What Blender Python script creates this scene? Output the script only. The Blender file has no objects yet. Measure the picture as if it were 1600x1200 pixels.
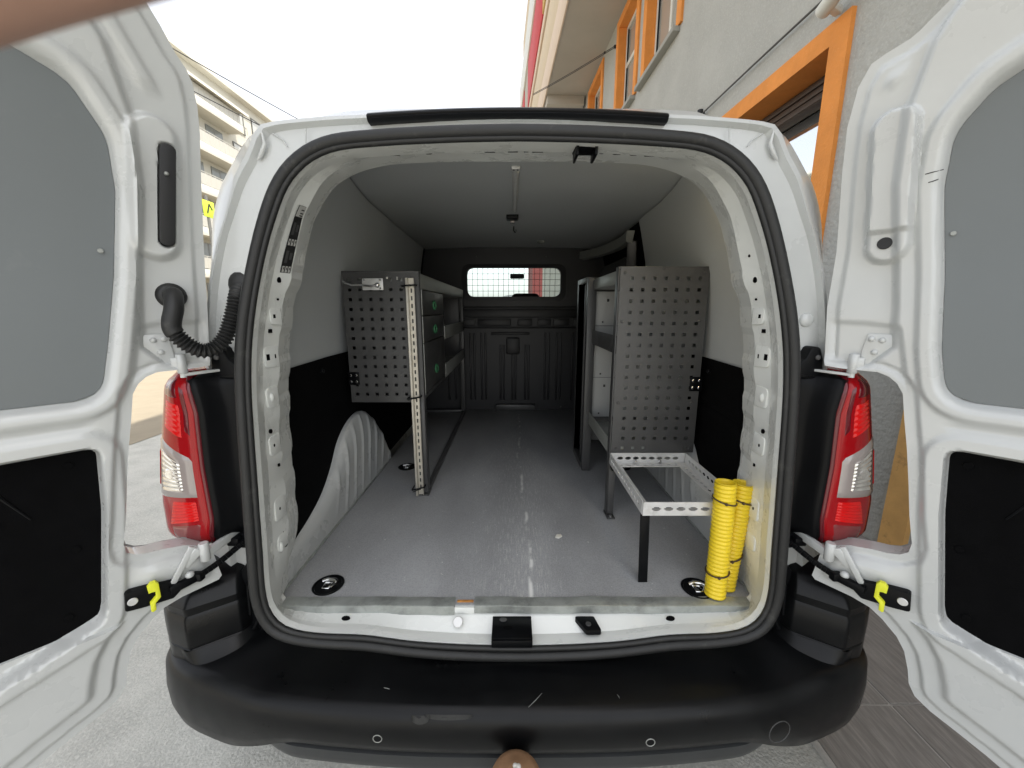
import bpy, bmesh, math, random
import numpy as np
from mathutils import Vector, Matrix
random.seed(7)
S = bpy.context.scene
COL = S.collection
R = math.radians

# ------------------------------------------------------------------ camera
cam = bpy.data.cameras.new("camera")
cam.sensor_width = 36.0
cam.lens = 13.5
cam.clip_start = 0.004
cam.clip_end = 1500.0
cam.dof.use_dof = True
cam.dof.focus_distance = 1.5
cam.dof.aperture_fstop = 15.0
camo = bpy.data.objects.new("camera", cam)
camo.location = (-0.012, -0.90, 1.377)
camo.rotation_euler = (R(90) - math.atan(117 / 600.0), 0, 0)
COL.objects.link(camo)
S.camera = camo

# ------------------------------------------------------------------ light
SUN_EL, SUN_AZ = 62.0, 118.0          # azimuth clockwise from +y: the sun stands behind the right-hand building
W = bpy.data.worlds.new("World")
S.world = W
W.use_nodes = True
wn, wl = W.node_tree.nodes, W.node_tree.links
bg = wn["Background"]
sky = wn.new("ShaderNodeTexSky")
sky.sky_type = 'NISHITA'
sky.sun_disc = False
sky.sun_elevation = R(SUN_EL)
sky.sun_rotation = R(SUN_AZ)
sky.air_density = 1.0
sky.dust_density = 2.2
sky.ozone_density = 1.0
hs = wn.new("ShaderNodeHueSaturation")
hs.inputs["Saturation"].default_value = 0.2
wl.new(sky.outputs[0], hs.inputs["Color"])
wl.new(hs.outputs[0], bg.inputs["Color"])
bg.inputs["Strength"].default_value = 0.15
sun = bpy.data.lights.new("sun", 'SUN')
sun.energy = 2.6
sun.angle = R(0.53)
sun.color = (1.0, 0.94, 0.84)
suno = bpy.data.objects.new("sun", sun)
sd = Vector((math.sin(R(SUN_AZ)) * math.cos(R(SUN_EL)), math.cos(R(SUN_AZ)) * math.cos(R(SUN_EL)), math.sin(R(SUN_EL))))
suno.rotation_euler = sd.to_track_quat('Z', 'Y').to_euler()
suno.location = (20, -10, 30)
COL.objects.link(suno)
S.view_settings.view_transform = 'Standard'
S.view_settings.look = 'None'
S.view_settings.exposure = 1.52
S.view_settings.gamma = 1.0
S.view_settings.use_curve_mapping = False
S.render.engine = 'CYCLES'
S.cycles.max_bounces = 10
S.cycles.diffuse_bounces = 6
S.cycles.glossy_bounces = 4
S.cycles.transmission_bounces = 6
S.cycles.caustics_reflective = False
S.cycles.caustics_refractive = False
S.cycles.sample_clamp_indirect = 6.0
S.cycles.use_denoising = True

# ------------------------------------------------------------------ materials
def mat(name, col, rough=0.5, metal=0.0, coat=0.0, var=0.0, vscale=6.0, bump=0.0, bscale=200.0, spec=0.5,
        stretch=(1, 1, 1), rvar=0.0, alt=None, altscale=3.0, altlo=0.55, althi=0.7, bdist=0.002, trans=0.0):
    m = bpy.data.materials.new(name)
    m.use_nodes = True
    n, l = m.node_tree.nodes, m.node_tree.links
    b = n["Principled BSDF"]
    b.inputs["Base Color"].default_value = (*col, 1)
    b.inputs["Roughness"].default_value = rough
    b.inputs["Metallic"].default_value = metal
    b.inputs["Coat Weight"].default_value = coat
    b.inputs["Coat Roughness"].default_value = 0.08
    b.inputs["Specular IOR Level"].default_value = spec
    b.inputs["Transmission Weight"].default_value = trans
    tc = n.new("ShaderNodeTexCoord")
    mp = n.new("ShaderNodeMapping")
    mp.inputs["Scale"].default_value = stretch
    l.new(tc.outputs["Object"], mp.inputs["Vector"])
    last = None
    if var or alt or rvar:
        no = n.new("ShaderNodeTexNoise")
        no.inputs["Scale"].default_value = vscale
        no.inputs["Detail"].default_value = 6
        no.inputs["Roughness"].default_value = 0.62
        l.new(mp.outputs[0], no.inputs["Vector"])
        if var:
            rp = n.new("ShaderNodeValToRGB")
            rp.color_ramp.elements[0].position = 0.25
            rp.color_ramp.elements[1].position = 0.75
            rp.color_ramp.elements[0].color = (*[c * (1 - var) for c in col], 1)
            rp.color_ramp.elements[1].color = (*[min(1, c * (1 + var)) for c in col], 1)
            l.new(no.outputs["Fac"], rp.inputs[0])
            last = rp.outputs[0]
            l.new(last, b.inputs["Base Color"])
        if rvar:
            mr = n.new("ShaderNodeMapRange")
            mr.inputs[1].default_value = 0.3
            mr.inputs[2].default_value = 0.7
            mr.inputs[3].default_value = max(0.02, rough - rvar)
            mr.inputs[4].default_value = min(1, rough + rvar)
            l.new(no.outputs["Fac"], mr.inputs[0])
            l.new(mr.outputs[0], b.inputs["Roughness"])
    if alt:
        n2 = n.new("ShaderNodeTexNoise")
        n2.inputs["Scale"].default_value = altscale
        n2.inputs["Detail"].default_value = 8
        n2.inputs["Roughness"].default_value = 0.7
        l.new(mp.outputs[0], n2.inputs["Vector"])
        r2 = n.new("ShaderNodeMapRange")
        r2.inputs[1].default_value = altlo
        r2.inputs[2].default_value = althi
        l.new(n2.outputs["Fac"], r2.inputs[0])
        mx = n.new("ShaderNodeMix")
        mx.data_type = 'RGBA'
        mx.inputs[6].default_value = (*col, 1)
        if last:
            l.new(last, mx.inputs[6])
        mx.inputs[7].default_value = (*alt, 1)
        l.new(r2.outputs[0], mx.inputs[0])
        last = mx.outputs[2]
        l.new(last, b.inputs["Base Color"])
    if bump:
        nb = n.new("ShaderNodeTexNoise")
        nb.inputs["Scale"].default_value = bscale
        nb.inputs["Detail"].default_value = 4
        l.new(mp.outputs[0], nb.inputs["Vector"])
        bp = n.new("ShaderNodeBump")
        bp.inputs["Strength"].default_value = bump
        bp.inputs["Distance"].default_value = bdist
        l.new(nb.outputs["Fac"], bp.inputs["Height"])
        l.new(bp.outputs[0], b.inputs["Normal"])
    m["bsdf"] = b.name
    return m

WHITE = mat("white_paint", (0.50, 0.512, 0.505), 0.30, coat=0.6, var=0.04, vscale=5, rvar=0.08, alt=(0.42, 0.42, 0.385), altscale=9, altlo=0.66, althi=1.0, bump=0.04, bscale=35)
WHITE2 = mat("white_paint_brightened", (0.72, 0.735, 0.71), 0.3, coat=0.4, var=0.03, vscale=12, rvar=0.1, alt=(0.56, 0.56, 0.53), altscale=40, altlo=0.70, althi=0.9, stretch=(1, 1.5, 1))  # same paint as WHITE, colour lightened to brighten the shaded door frame
BUMP = mat("bumper_plastic", (0.0030, 0.0033, 0.0038), 0.34, spec=0.24, var=0.2, vscale=9, bump=0.15, bscale=900, rvar=0.08, bdist=0.0006, alt=(0.035, 0.035, 0.034), altscale=140, altlo=0.735, althi=0.77)
BLK = mat("black_plastic", (0.004, 0.0043, 0.005), 0.36, spec=0.12, var=0.2, vscale=8, rvar=0.08)
BLKD = mat("dark_trim", (0.012, 0.012, 0.013), 0.6, var=0.2, vscale=10)
RUB = mat("seal_rubber", (0.010, 0.0103, 0.0103), 0.55, var=0.2, vscale=14, bump=0.1, bscale=300, bdist=0.001, alt=(0.07, 0.068, 0.06), altscale=20, altlo=0.58, althi=0.85)
FELT = mat("black_felt", (0.0025, 0.0025, 0.0028), 0.95, var=0.3, vscale=30, bump=0.4, bscale=500, spec=0.08, bdist=0.001)
LIN = mat("grey_lining", (0.47, 0.49, 0.495), 0.55, var=0.04, vscale=4, rvar=0.06, bump=0.05, bscale=400, bdist=0.0005)
BOARD = mat("grey_board", (0.140, 0.155, 0.160), 0.42, var=0.06, vscale=2.2, rvar=0.12, alt=(0.19, 0.20, 0.20), altscale=9, altlo=0.62, althi=0.95, bump=0.05, bscale=600, bdist=0.0004)
STEEL = mat("anthracite_steel", (0.070, 0.070, 0.070), 0.42, metal=0.25, var=0.14, vscale=7, rvar=0.1, alt=(0.15, 0.148, 0.142), altscale=26, altlo=0.64, althi=0.9, bump=0.06, bscale=500, bdist=0.0004)
STEELL = mat("light_grey_steel", (0.30, 0.31, 0.29), 0.4, metal=0.3, var=0.08, vscale=8)
STEELB = mat("shelf_back_steel", (0.46, 0.465, 0.455), 0.45, metal=0.3, var=0.06, vscale=6)
ZINC = mat("zinc_plated_steel", (0.66, 0.66, 0.65), 0.4, metal=0.35, var=0.1, vscale=22, rvar=0.1, alt=(0.42, 0.40, 0.36), altscale=18, altlo=0.55, althi=0.8)
CREAMZ = mat("yellowed_zinc", (0.58, 0.545, 0.47), 0.42, metal=0.5, var=0.1, vscale=25, alt=(0.40, 0.33, 0.24), altscale=15, altlo=0.55, althi=0.8)
CHROME = mat("chrome", (0.75, 0.75, 0.75), 0.16, metal=1.0)
ALU = mat("galvanised_trim", (0.40, 0.42, 0.40), 0.4, metal=0.55, var=0.15, vscale=30, rvar=0.12, alt=(0.17, 0.18, 0.165), altscale=16, altlo=0.48, althi=0.8)
YEL = mat("yellow_plastic", (0.80, 0.59, 0.020), 0.42, var=0.07, vscale=14, alt=(0.50, 0.38, 0.05), altscale=22, altlo=0.6, althi=0.85)
YELG = mat("lime_yellow_plastic", (0.72, 0.74, 0.03), 0.4)
REDL = mat("red_lens", (0.30, 0.003, 0.006), 0.12, coat=0.12, spec=0.3)
REDB = mat("bright_red_reflector", (0.62, 0.006, 0.006), 0.2, coat=0.2, spec=0.3)
REDD = mat("dark_red_lens", (0.11, 0.004, 0.009), 0.12, coat=0.3, spec=0.4)
REDP = mat("pale_red_lens", (0.20, 0.028, 0.03), 0.12, coat=0.5)
CLR = mat("clear_lens_frame", (0.30, 0.265, 0.25), 0.1, coat=0.8)
CLRR = mat("lamp_reflector", (0.72, 0.70, 0.66), 0.16, metal=0.8, var=0.2, vscale=60)
WIN = mat("dark_glass", (0.01, 0.012, 0.014), 0.03, coat=0.6)
BROWN = mat("weathered_tow_cover", (0.30, 0.17, 0.09), 0.7, var=0.25, vscale=30, bump=0.3, bscale=120)
PALE = mat("pale_grease", (0.62, 0.60, 0.55), 0.4, var=0.2, vscale=60)
LBLK = mat("label_black", (0.014, 0.014, 0.014), 0.4)
LWHT = mat("label_white", (0.42, 0.42, 0.40), 0.5)
GREEN = mat("green_plastic", (0.05, 0.22, 0.10), 0.4)
DIRTY = mat("white_chip", (0.66, 0.64, 0.58), 0.8)
SEAT = mat("seat_fabric", (0.014, 0.014, 0.015), 0.9)
TYRE = mat("tyre_rubber", (0.016, 0.016, 0.016), 0.8)
RIM = mat("wheel_steel", (0.3, 0.3, 0.31), 0.4, metal=0.6)
SKIN = mat("skin", (0.55, 0.33, 0.25), 0.5, var=0.08, vscale=200)
NAIL = mat("fingernail", (0.55, 0.34, 0.28), 0.3)

def glass(name, col=(0.9, 0.95, 0.92), rough=0.0):
    m = bpy.data.materials.new(name)
    m.use_nodes = True
    n, l = m.node_tree.nodes, m.node_tree.links
    for x in list(n):
        n.remove(x)
    o = n.new("ShaderNodeOutputMaterial")
    mix = n.new("ShaderNodeMixShader")
    fr = n.new("ShaderNodeFresnel")
    fr.inputs[0].default_value = 1.5
    t = n.new("ShaderNodeBsdfTransparent")
    t.inputs[0].default_value = (*col, 1)
    g = n.new("ShaderNodeBsdfGlossy")
    g.inputs["Roughness"].default_value = rough
    l.new(fr.outputs[0], mix.inputs[0])
    l.new(t.outputs[0], mix.inputs[1])
    l.new(g.outputs[0], mix.inputs[2])
    l.new(mix.outputs[0], o.inputs[0])
    return m
SHIELD = glass("windscreen_glass", (0.78, 0.86, 0.82))
MIRGL = mat("reflective_window_glass", (0.72, 0.76, 0.78), 0.03, metal=0.95)

# ------------------------------------------------------------------ mesh builder
def mat3(o, u, v, w):
    m = Matrix.Identity(4)
    for i in range(3):
        m[i][0], m[i][1], m[i][2], m[i][3] = u[i], v[i], w[i], o[i]
    return m

class MB:
    def __init__(s):
        s.v, s.f = [], []
    def add(s, vs, fs):
        k = len(s.v)
        s.v += [tuple(p) for p in vs]
        s.f += [tuple(i + k for i in f) for f in fs]
        return s
    def bm(s, bm, M=None):
        bm.verts.index_update()
        return s.add([(M @ x.co if M else x.co) for x in bm.verts], [[q.index for q in f.verts] for f in bm.faces])
    def box(s, x0, x1, y0, y1, z0, z1, bev=0.0, M=None, seg=2):
        b = bmesh.new()
        bmesh.ops.create_cube(b, size=1)
        for q in b.verts:
            q.co = ((x0 + x1) / 2 + q.co.x * (x1 - x0), (y0 + y1) / 2 + q.co.y * (y1 - y0), (z0 + z1) / 2 + q.co.z * (z1 - z0))
        if bev:
            bmesh.ops.bevel(b, geom=b.edges[:], offset=bev, segments=seg, affect='EDGES', profile=0.5)
        s.bm(b, M)
        b.free()
        return s
    def bar(s, p0, p1, w, h, bev=0.0, up=(0, 0, 1)):
        p0, p1 = Vector(p0), Vector(p1)
        d = (p1 - p0)
        L = d.length
        d.normalize()
        up = Vector(up)
        if abs(d.dot(up)) > 0.98:
            up = Vector((0, 1, 0))
        a = d.cross(up).normalized()
        c = a.cross(d)
        return s.box(-w / 2, w / 2, 0, L, -h / 2, h / 2, bev, mat3(p0, a, d, c))
    def loft(s, rings, closed=True, cap0=False, cap1=False, loop=False):
        n = len(rings[0])
        vs = [p for r in rings for p in r]
        fs = []
        m = len(rings)
        for i in range(m if loop else m - 1):
            j2 = (i + 1) % m
            for j in range(n if closed else n - 1):
                k = (j + 1) % n
                fs.append((i * n + j, i * n + k, j2 * n + k, j2 * n + j))
        if cap0:
            fs.append(tuple(range(n - 1, -1, -1)))
        if cap1:
            fs.append(tuple((m - 1) * n + j for j in range(n)))
        return s.add(vs, fs)
    def tube(s, path, r, n=10, caps=True, loop=False, twistref=(0, 0, 1)):
        P = [Vector(p) for p in path]
        rr = r if hasattr(r, '__len__') else [r] * len(P)
        rings = []
        m = len(P)
        ref = None
        for i in range(m):
            if loop:
                t = P[(i + 1) % m] - P[i - 1]
            else:
                t = P[min(i + 1, m - 1)] - P[max(i - 1, 0)]
            t.normalize()
            if ref is None:
                q = Vector(twistref)
                if abs(q.dot(t)) > 0.95:
                    q = Vector((1, 0, 0))
                ref = t.cross(q).normalized()
            else:
                ref = (ref - t * ref.dot(t)).normalized()
            b = t.cross(ref)
            rings.append([P[i] + (ref * math.cos(a) + b * math.sin(a)) * rr[i] for a in [2 * math.pi * k / n for k in range(n)]])
        return s.loft(rings, True, caps and not loop, caps and not loop, loop)
    def cyl(s, p0, p1, r, n=16, r1=None, bev=0.0):
        if bev:
            p0, p1 = Vector(p0), Vector(p1)
            d = (p1 - p0).normalized()
            return s.tube([p0, p0 + d * bev, p1 - d * bev, p1], [r - bev, r, r, r - bev], n)
        return s.tube([p0, p1], [r, r if r1 is None else r1], n)
    def prism(s, poly, M, d0, d1, bev=0.0, seg=2):
        b = bmesh.new()
        lo = [b.verts.new((p[0], p[1], d0)) for p in poly]
        hi = [b.verts.new((p[0], p[1], d1)) for p in poly]
        n = len(poly)
        b.faces.new(lo[::-1])
        ft = b.faces.new(hi)
        for i in range(n):
            b.faces.new((lo[i], lo[(i + 1) % n], hi[(i + 1) % n], hi[i]))
        bmesh.ops.recalc_face_normals(b, faces=b.faces[:])
        if bev:
            bmesh.ops.bevel(b, geom=list(ft.edges), offset=bev, segments=seg, affect='EDGES', profile=0.5)
        s.bm(b, M)
        b.free()
        return s
    def sphere(s, c, r, n=16, m=10, sc=(1, 1, 1)):
        rings = []
        for i in range(1, m):
            t = math.pi * i / m
            rings.append([(c[0] + r * sc[0] * math.sin(t) * math.cos(a), c[1] + r * sc[1] * math.sin(t) * math.sin(a), c[2] + r * sc[2] * math.cos(t)) for a in [2 * math.pi * k / n for k in range(n)]])
        return s.loft(rings, True, True, True)
    def plate(s, M, u0, u1, v0, v1, holes, t):
        """thin plate in local u,v with real rectangular holes; thickness t along w"""
        us = sorted(set([u0, u1] + [h[0] for h in holes] + [h[1] for h in holes]))
        vs_ = sorted(set([v0, v1] + [h[2] for h in holes] + [h[3] for h in holes]))
        ui = {round(u, 6): i for i, u in enumerate(us)}
        vi = {round(u, 6): i for i, u in enumerate(vs_)}
        nu, nv = len(us), len(vs_)
        solid = np.ones((nu - 1, nv - 1), bool)
        for h in holes:
            solid[ui[round(h[0], 6)]:ui[round(h[1], 6)], vi[round(h[2], 6)]:vi[round(h[3], 6)]] = False
        vs = [M @ Vector((u, v, w)) for w in (0, t) for u in us for v in vs_]
        id_ = lambda w, i, j: w * nu * nv + i * nv + j
        fs = []
        for i in range(nu - 1):
            for j in range(nv - 1):
                if not solid[i, j]:
                    continue
                fs.append((id_(1, i, j), id_(1, i + 1, j), id_(1, i + 1, j + 1), id_(1, i, j + 1)))
                fs.append((id_(0, i, j), id_(0, i, j + 1), id_(0, i + 1, j + 1), id_(0, i + 1, j)))
                for di, dj, a, b in ((-1, 0, (i, j), (i, j + 1)), (1, 0, (i + 1, j + 1), (i + 1, j)), (0, -1, (i + 1, j), (i, j)), (0, 1, (i, j + 1), (i + 1, j + 1))):
                    x, y = i + di, j + dj
                    if x < 0 or y < 0 or x >= nu - 1 or y >= nv - 1 or not solid[x, y]:
                        fs.append((id_(0, *a), id_(1, *a), id_(1, *b), id_(0, *b)))
        return s.add(vs, fs)

def origin(o):
    v = Vector((0, 0, 0))
    while o:
        v = v + Vector(o.location)
        o = o.parent
    return v

def build(mb, name, m, parent=None, sharp=38, recalc=True, at=None):
    me = bpy.data.meshes.new(name)
    o0 = origin(parent) if parent else Vector((0, 0, 0))
    if at is not None:
        o0 = o0 + (Vector(at) - o0)
    me.from_pydata([tuple(Vector(p) - o0) for p in mb.v], [], mb.f)
    bm = bmesh.new()
    bm.from_mesh(me)
    bmesh.ops.remove_doubles(bm, verts=bm.verts[:], dist=1e-5)
    if recalc:
        bmesh.ops.recalc_face_normals(bm, faces=bm.faces[:])
    lim = math.radians(sharp)
    for f in bm.faces:
        f.smooth = True
    for e in bm.edges:
        if len(e.link_faces) == 2:
            e.smooth = e.calc_face_angle(0) < lim
    bm.to_mesh(me)
    bm.free()
    me.materials.append(m)
    o = bpy.data.objects.new(name, me)
    COL.objects.link(o)
    if parent:
        o.parent = parent
    if at is not None:
        o.location = Vector(at) - (origin(parent) if parent else Vector((0, 0, 0)))
    return o

def thing(name, label, cat, loc=(0, 0, 0), group=None, parent=None):
    o = bpy.data.objects.new(name, None)
    o.empty_display_size = 0.1
    o.location = loc
    COL.objects.link(o)
    if parent:
        o.parent = parent
        o.location = Vector(loc) - origin(parent)
    if label:
        o["label"] = label
    if cat:
        o["category"] = cat
    if group:
        o["group"] = group
    return o

def tag(o, label, cat, group=None):
    o["label"] = label
    o["category"] = cat
    if group:
        o["group"] = group
    return o

def copy_of(o, parent, offset=(0, 0, 0)):
    c = o.copy()
    COL.objects.link(c)
    c.parent = parent
    c.location = Vector(o.location) + Vector(offset)
    return c

def cat_rom(pts, n=6, closed=False):
    P = [np.array(p, float) for p in pts]
    out = []
    m = len(P)
    for i in range(m if closed else m - 1):
        if closed:
            a, b, c, d = P[i - 1], P[i], P[(i + 1) % m], P[(i + 2) % m]
        else:
            a, b, c, d = P[max(i - 1, 0)], P[i], P[i + 1], P[min(i + 2, m - 1)]
        for k in range(n):
            t = k / n
            out.append(0.5 * ((2 * b) + (c - a) * t + (2 * a - 5 * b + 4 * c - d) * t * t + (3 * b - a - 3 * c + d) * t ** 3))
    if not closed:
        out.append(P[-1])
    return [tuple(p) for p in out]

def roundpoly(pts, r, n=6):
    out = []
    m = len(pts)
    rr = r if hasattr(r, '__len__') else [r] * m
    for i in range(m):
        p = Vector((*pts[i], 0))
        a = Vector((*pts[i - 1], 0)) - p
        b = Vector((*pts[(i + 1) % m], 0)) - p
        la, lb = a.length, b.length
        a.normalize()
        b.normalize()
        ang = a.angle(b)
        q = min(rr[i] / max(math.tan(ang / 2), 1e-4), la * 0.48, lb * 0.48)
        s0, s1 = p + a * q, p + b * q
        for k in range(n + 1):
            t = k / n
            w = s0 * (1 - t) ** 2 + p * 2 * t * (1 - t) + s1 * t * t
            out.append((w.x, w.y))
    return out

def smooth(x):
    x = np.clip(x, 0, 1)
    return x * x * (3 - 2 * x)

def sdf(poly, X, Y):
    X = np.asarray(X, float)
    Y = np.asarray(Y, float)
    d = np.full(X.shape, 1e9)
    ins = np.zeros(X.shape, bool)
    n = len(poly)
    for i in range(n):
        ax, ay = poly[i]
        bx, by = poly[(i + 1) % n]
        ex, ey = bx - ax, by - ay
        L = ex * ex + ey * ey + 1e-12
        t = np.clip(((X - ax) * ex + (Y - ay) * ey) / L, 0, 1)
        d = np.minimum(d, np.hypot(X - ax - ex * t, Y - ay - ey * t))
        if ay != by:
            c = (ay > Y) != (by > Y)
            ins ^= c & (X < (bx - ax) * (Y - ay) / (by - ay) + ax)
    return np.where(ins, -d, d)

def lerp_list(L, z):
    zs = [p[0] for p in L]
    vs = [p[1] for p in L]
    if zs[0] > zs[-1]:
        zs, vs = zs[::-1], vs[::-1]
    return np.interp(z, zs, vs)
XZ = Matrix(((1, 0, 0, 0), (0, 0, 1, 0), (0, 1, 0, 0), (0, 0, 0, 1)))   # local (u,v,w) -> world (x, w, z): prism in x,z extruded along y
YZ = Matrix(((0, 0, 1, 0), (1, 0, 0, 0), (0, 1, 0, 0), (0, 0, 0, 1)))   # local (u,v,w) -> world (w, u, v): prism in y,z extruded along x
# ================================================================== ground
def flat(name, x0, x1, y0, y1, z, m, kind='structure', n=1):
    mb = MB()
    mb.add([(x0, y0, z), (x1, y0, z), (x1, y1, z), (x0, y1, z)], [(0, 1, 2, 3)])
    o = build(mb, name, m)
    o["kind"] = kind
    return o

ASPH = mat("asphalt", (0.41, 0.405, 0.37), 0.85, var=0.22, vscale=5, bump=0.8, bscale=110, alt=(0.56, 0.55, 0.50), altscale=95, altlo=0.48, althi=0.68, bdist=0.005)
SANDY = mat("sandy_concrete", (0.26, 0.222, 0.162), 0.9, var=0.12, vscale=3, bump=0.4, bscale=40, alt=(0.19, 0.165, 0.125), altscale=1.2, bdist=0.004)
road = flat("road", -700, 700, -700, 900, 0.0, ASPH)
lot = flat("dirt_lot", -60, -3.95, -40, 120, 0.004, SANDY)

TILE = mat("brown_paving", (0.235, 0.218, 0.20), 0.55, var=0.30, vscale=9, stretch=(9, 0.9, 1), bump=0.5, bscale=30, alt=(0.33, 0.30, 0.265), altscale=9, altlo=0.52, althi=0.78, rvar=0.1, bdist=0.003)
GROUT = mat("grout", (0.40, 0.38, 0.35), 0.9, var=0.2, vscale=30)
mb = MB().box(0.955, 2.6, -6, 14, -0.05, 0.018, 0.0)
pav = build(mb, "pavement", GROUT)
pav["kind"] = "structure"
tile0 = None
for i, y in enumerate([0.202 + 0.9 * k for k in range(-5, 8)]):
    for j in range(4):
        x = 0.965 + 0.345 * j
        if tile0 is None:
            tile0 = build(MB().box(0.0035, 0.3415, 0.0035, 0.8965, 0, 0.006, 0.0015, None, 1), "paving_tile", TILE, pav)
            tile0.location = (x, y, 0.016)
        else:
            c = copy_of(tile0, pav)
            c.location = (x, y, 0.016 + random.uniform(-.0012, .0012))

# ================================================================== van
van = thing("van", "white panel van with both rear doors swung open and a fitted-out cargo bay", "van", (0, 0.9, 0))

seal_in = [(0, 1.72), (.145, 1.717), (.28, 1.711), (.374, 1.702), (.435, 1.678), (.481, 1.635), (.511, 1.578), (.542, 1.5), (.57, 1.405), (.592, 1.30), (.603, 1.2), (.607, 1.10), (.610, .97), (.614, .80), (.617, .704), (.607, .642), (.57, .601), (.50, .584), (.38, .579), (.26, .562), (.12, .553), (0, .55)]
seal_out = [(0, 1.748), (.144, 1.745), (.306, 1.736), (.402, 1.723), (.471, 1.686), (.519, 1.63), (.552, 1.557), (.587, 1.452), (.612, 1.365), (.629, 1.269), (.638, 1.152), (.645, .968), (.652, .738), (.648, .66), (.622, .593), (.573, .563), (.48, .546), (.382, .538), (.222, .516), (.1, .508), (0, .506)]
pil_in = [(0, 1.744), (.15, 1.744), (.292, 1.739), (.365, 1.728), (.42, 1.709), (.466, 1.679), (.503, 1.629), (.527, 1.586), (.566, 1.47), (.597, 1.39), (.614, 1.317), (.631, 1.2), (.642, 1.1), (.648, 1.0), (.652, .85), (.655, .75), (.652, .66), (.640, .60), (.60, .583), (.40, .582), (.2, .582), (0, .582)]
ridge = [(0, 1.774), (.3, 1.770), (.45, 1.762), (.533, 1.751), (.553, 1.729), (.574, 1.691), (.607, 1.644), (.640, 1.578), (.660, 1.536), (.685, 1.465), (.707, 1.381), (.722, 1.30), (.731, 1.24), (.738, 1.18), (.745, 1.0), (.75, .8), (.75, .6), (.73, .48), (.6, .46), (.3, .455), (0, .455)]
sil = [(0, 1.826), (.2, 1.828), (.34, 1.826), (.42, 1.82), (.455, 1.808), (.51, 1.799), (.565, 1.789), (.597, 1.784), (.630, 1.763), (.681, 1.696), (.708, 1.655), (.733, 1.590), (.750, 1.504), (.775, 1.382), (.80, 1.253), (.83, 1.1), (.86, .95), (.885, .8), (.90, .65), (.90, .45), (.88, .36), (.6, .33), (0, .33)]
body5 = [(0, 1.852), (.4, 1.850), (.58, 1.842), (.655, 1.812), (.70, 1.735), (.735, 1.60), (.768, 1.46), (.80, 1.34), (.84, 1.22), (.89, 1.05), (.915, .9), (.922, .75), (.92, .55), (.91, .38), (.88, .3), (.6, .28), (0, .28)]
NA = 220
CEN = (0.0, 1.13)
def polar(half):
    H = [np.array(p) for p in cat_rom(half, 5)]
    full = [(p[0], p[1]) for p in H] + [(-p[0], p[1]) for p in H[-2:0:-1]]
    a = np.unwrap([math.atan2(p[0] - CEN[0], p[1] - CEN[1]) for p in full])
    r = [math.hypot(p[0] - CEN[0], p[1] - CEN[1]) for p in full]
    a = np.append(a, a[0] + 2 * math.pi)
    r = np.append(r, r[0])
    A = ANG
    rr = np.interp(A, a, r)
    return [(CEN[0] + q * math.sin(t), CEN[1] + q * math.cos(t)) for t, q in zip(A, rr)]
# denser angular samples around the corners
_d = np.linspace(0, 2 * math.pi, NA, endpoint=False)
ANG = _d
seal_y = lambda z: -0.08 + (z - 0.55) * 0.05
ring = lambda half, fy: [(x, fy(x, z), z) for x, z in polar(half)]
def scallop(pts):
    out = []
    for x, y, z in pts:
        k = 0.0
        if 0.7 < z < 1.46:
            ph = ((z - 0.70) / 0.112) % 1.0
            k = 0.0042 * float(smooth(np.array((ph - 0.45) / 0.12)) - smooth(np.array((ph - 0.92) / 0.06)))
        out.append((x - math.copysign(k, x), y, z))
    return out
def y_pil(x, z):
    return 0.10 if z > 0.72 else 0.005 + 0.095 * max(0.0, min(1.0, (z - 0.585) / 0.135))
seal_in2 = [(x * 1.022, (z - 1.13) * 1.004 + 1.13) for x, z in seal_in]
A = scallop([(x * (.9 + .68 * y) / (.9 + y), .68 * y, 1.377 + (z - 1.377) * (.9 + .68 * y) / (.9 + y)) for x, y, z in ring(pil_in, y_pil)])
A0 = [(x * 1.03, y + 0.08 * (z > 0.6), z + (0.006 if z > 1.5 else 0)) for x, y, z in A]
B = ring(seal_in2, lambda x, z: seal_y(z) + (0.062 if z > 0.65 else 0.035))
B2 = ring(seal_in, lambda x, z: seal_y(z) + 0.018)
C = ring(seal_in, lambda x, z: seal_y(z) + 0.002)
D = ring(seal_out, lambda x, z: seal_y(z) + 0.004)
Eg = ring([(x + .006 if x > .3 else x, z + (.006 if z > 1.5 else 0)) for x, z in seal_out], lambda x, z: 0.022)
F = ring(ridge, lambda x, z: 0.022)
F2 = ring([(x + (.006 if x > .4 else 0), z + (.006 if z > 1.6 else 0)) for x, z in ridge], lambda x, z: 0.008)
G = ring([(x + (.016 if x > .4 else 0), z + (.014 if z > 1.6 else 0)) for x, z in ridge], lambda x, z: 0.012)
H = ring(sil, lambda x, z: 0.085)
H2 = ring(body5, lambda x, z: 0.32)
inner_mb = MB().loft([A0, A, B, B2, C, D, Eg], True)
build(inner_mb, "door_frame", WHITE2, van, 9)
def cabring(y, top, wid=1.0, bot=0.28):
    return ring([(x * wid, bot + (z - .28) * (top - bot) / (1.852 - .28)) for x, z in body5], lambda x, z: y)
shell_rings = [Eg, F, F2, G, H, H2, ring(body5, lambda x, z: 1.2), ring(body5, lambda x, z: 2.2), cabring(2.75, 1.80, .99)]
build(MB().loft(shell_rings, True), "body_shell", WHITE, van, 28)
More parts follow.
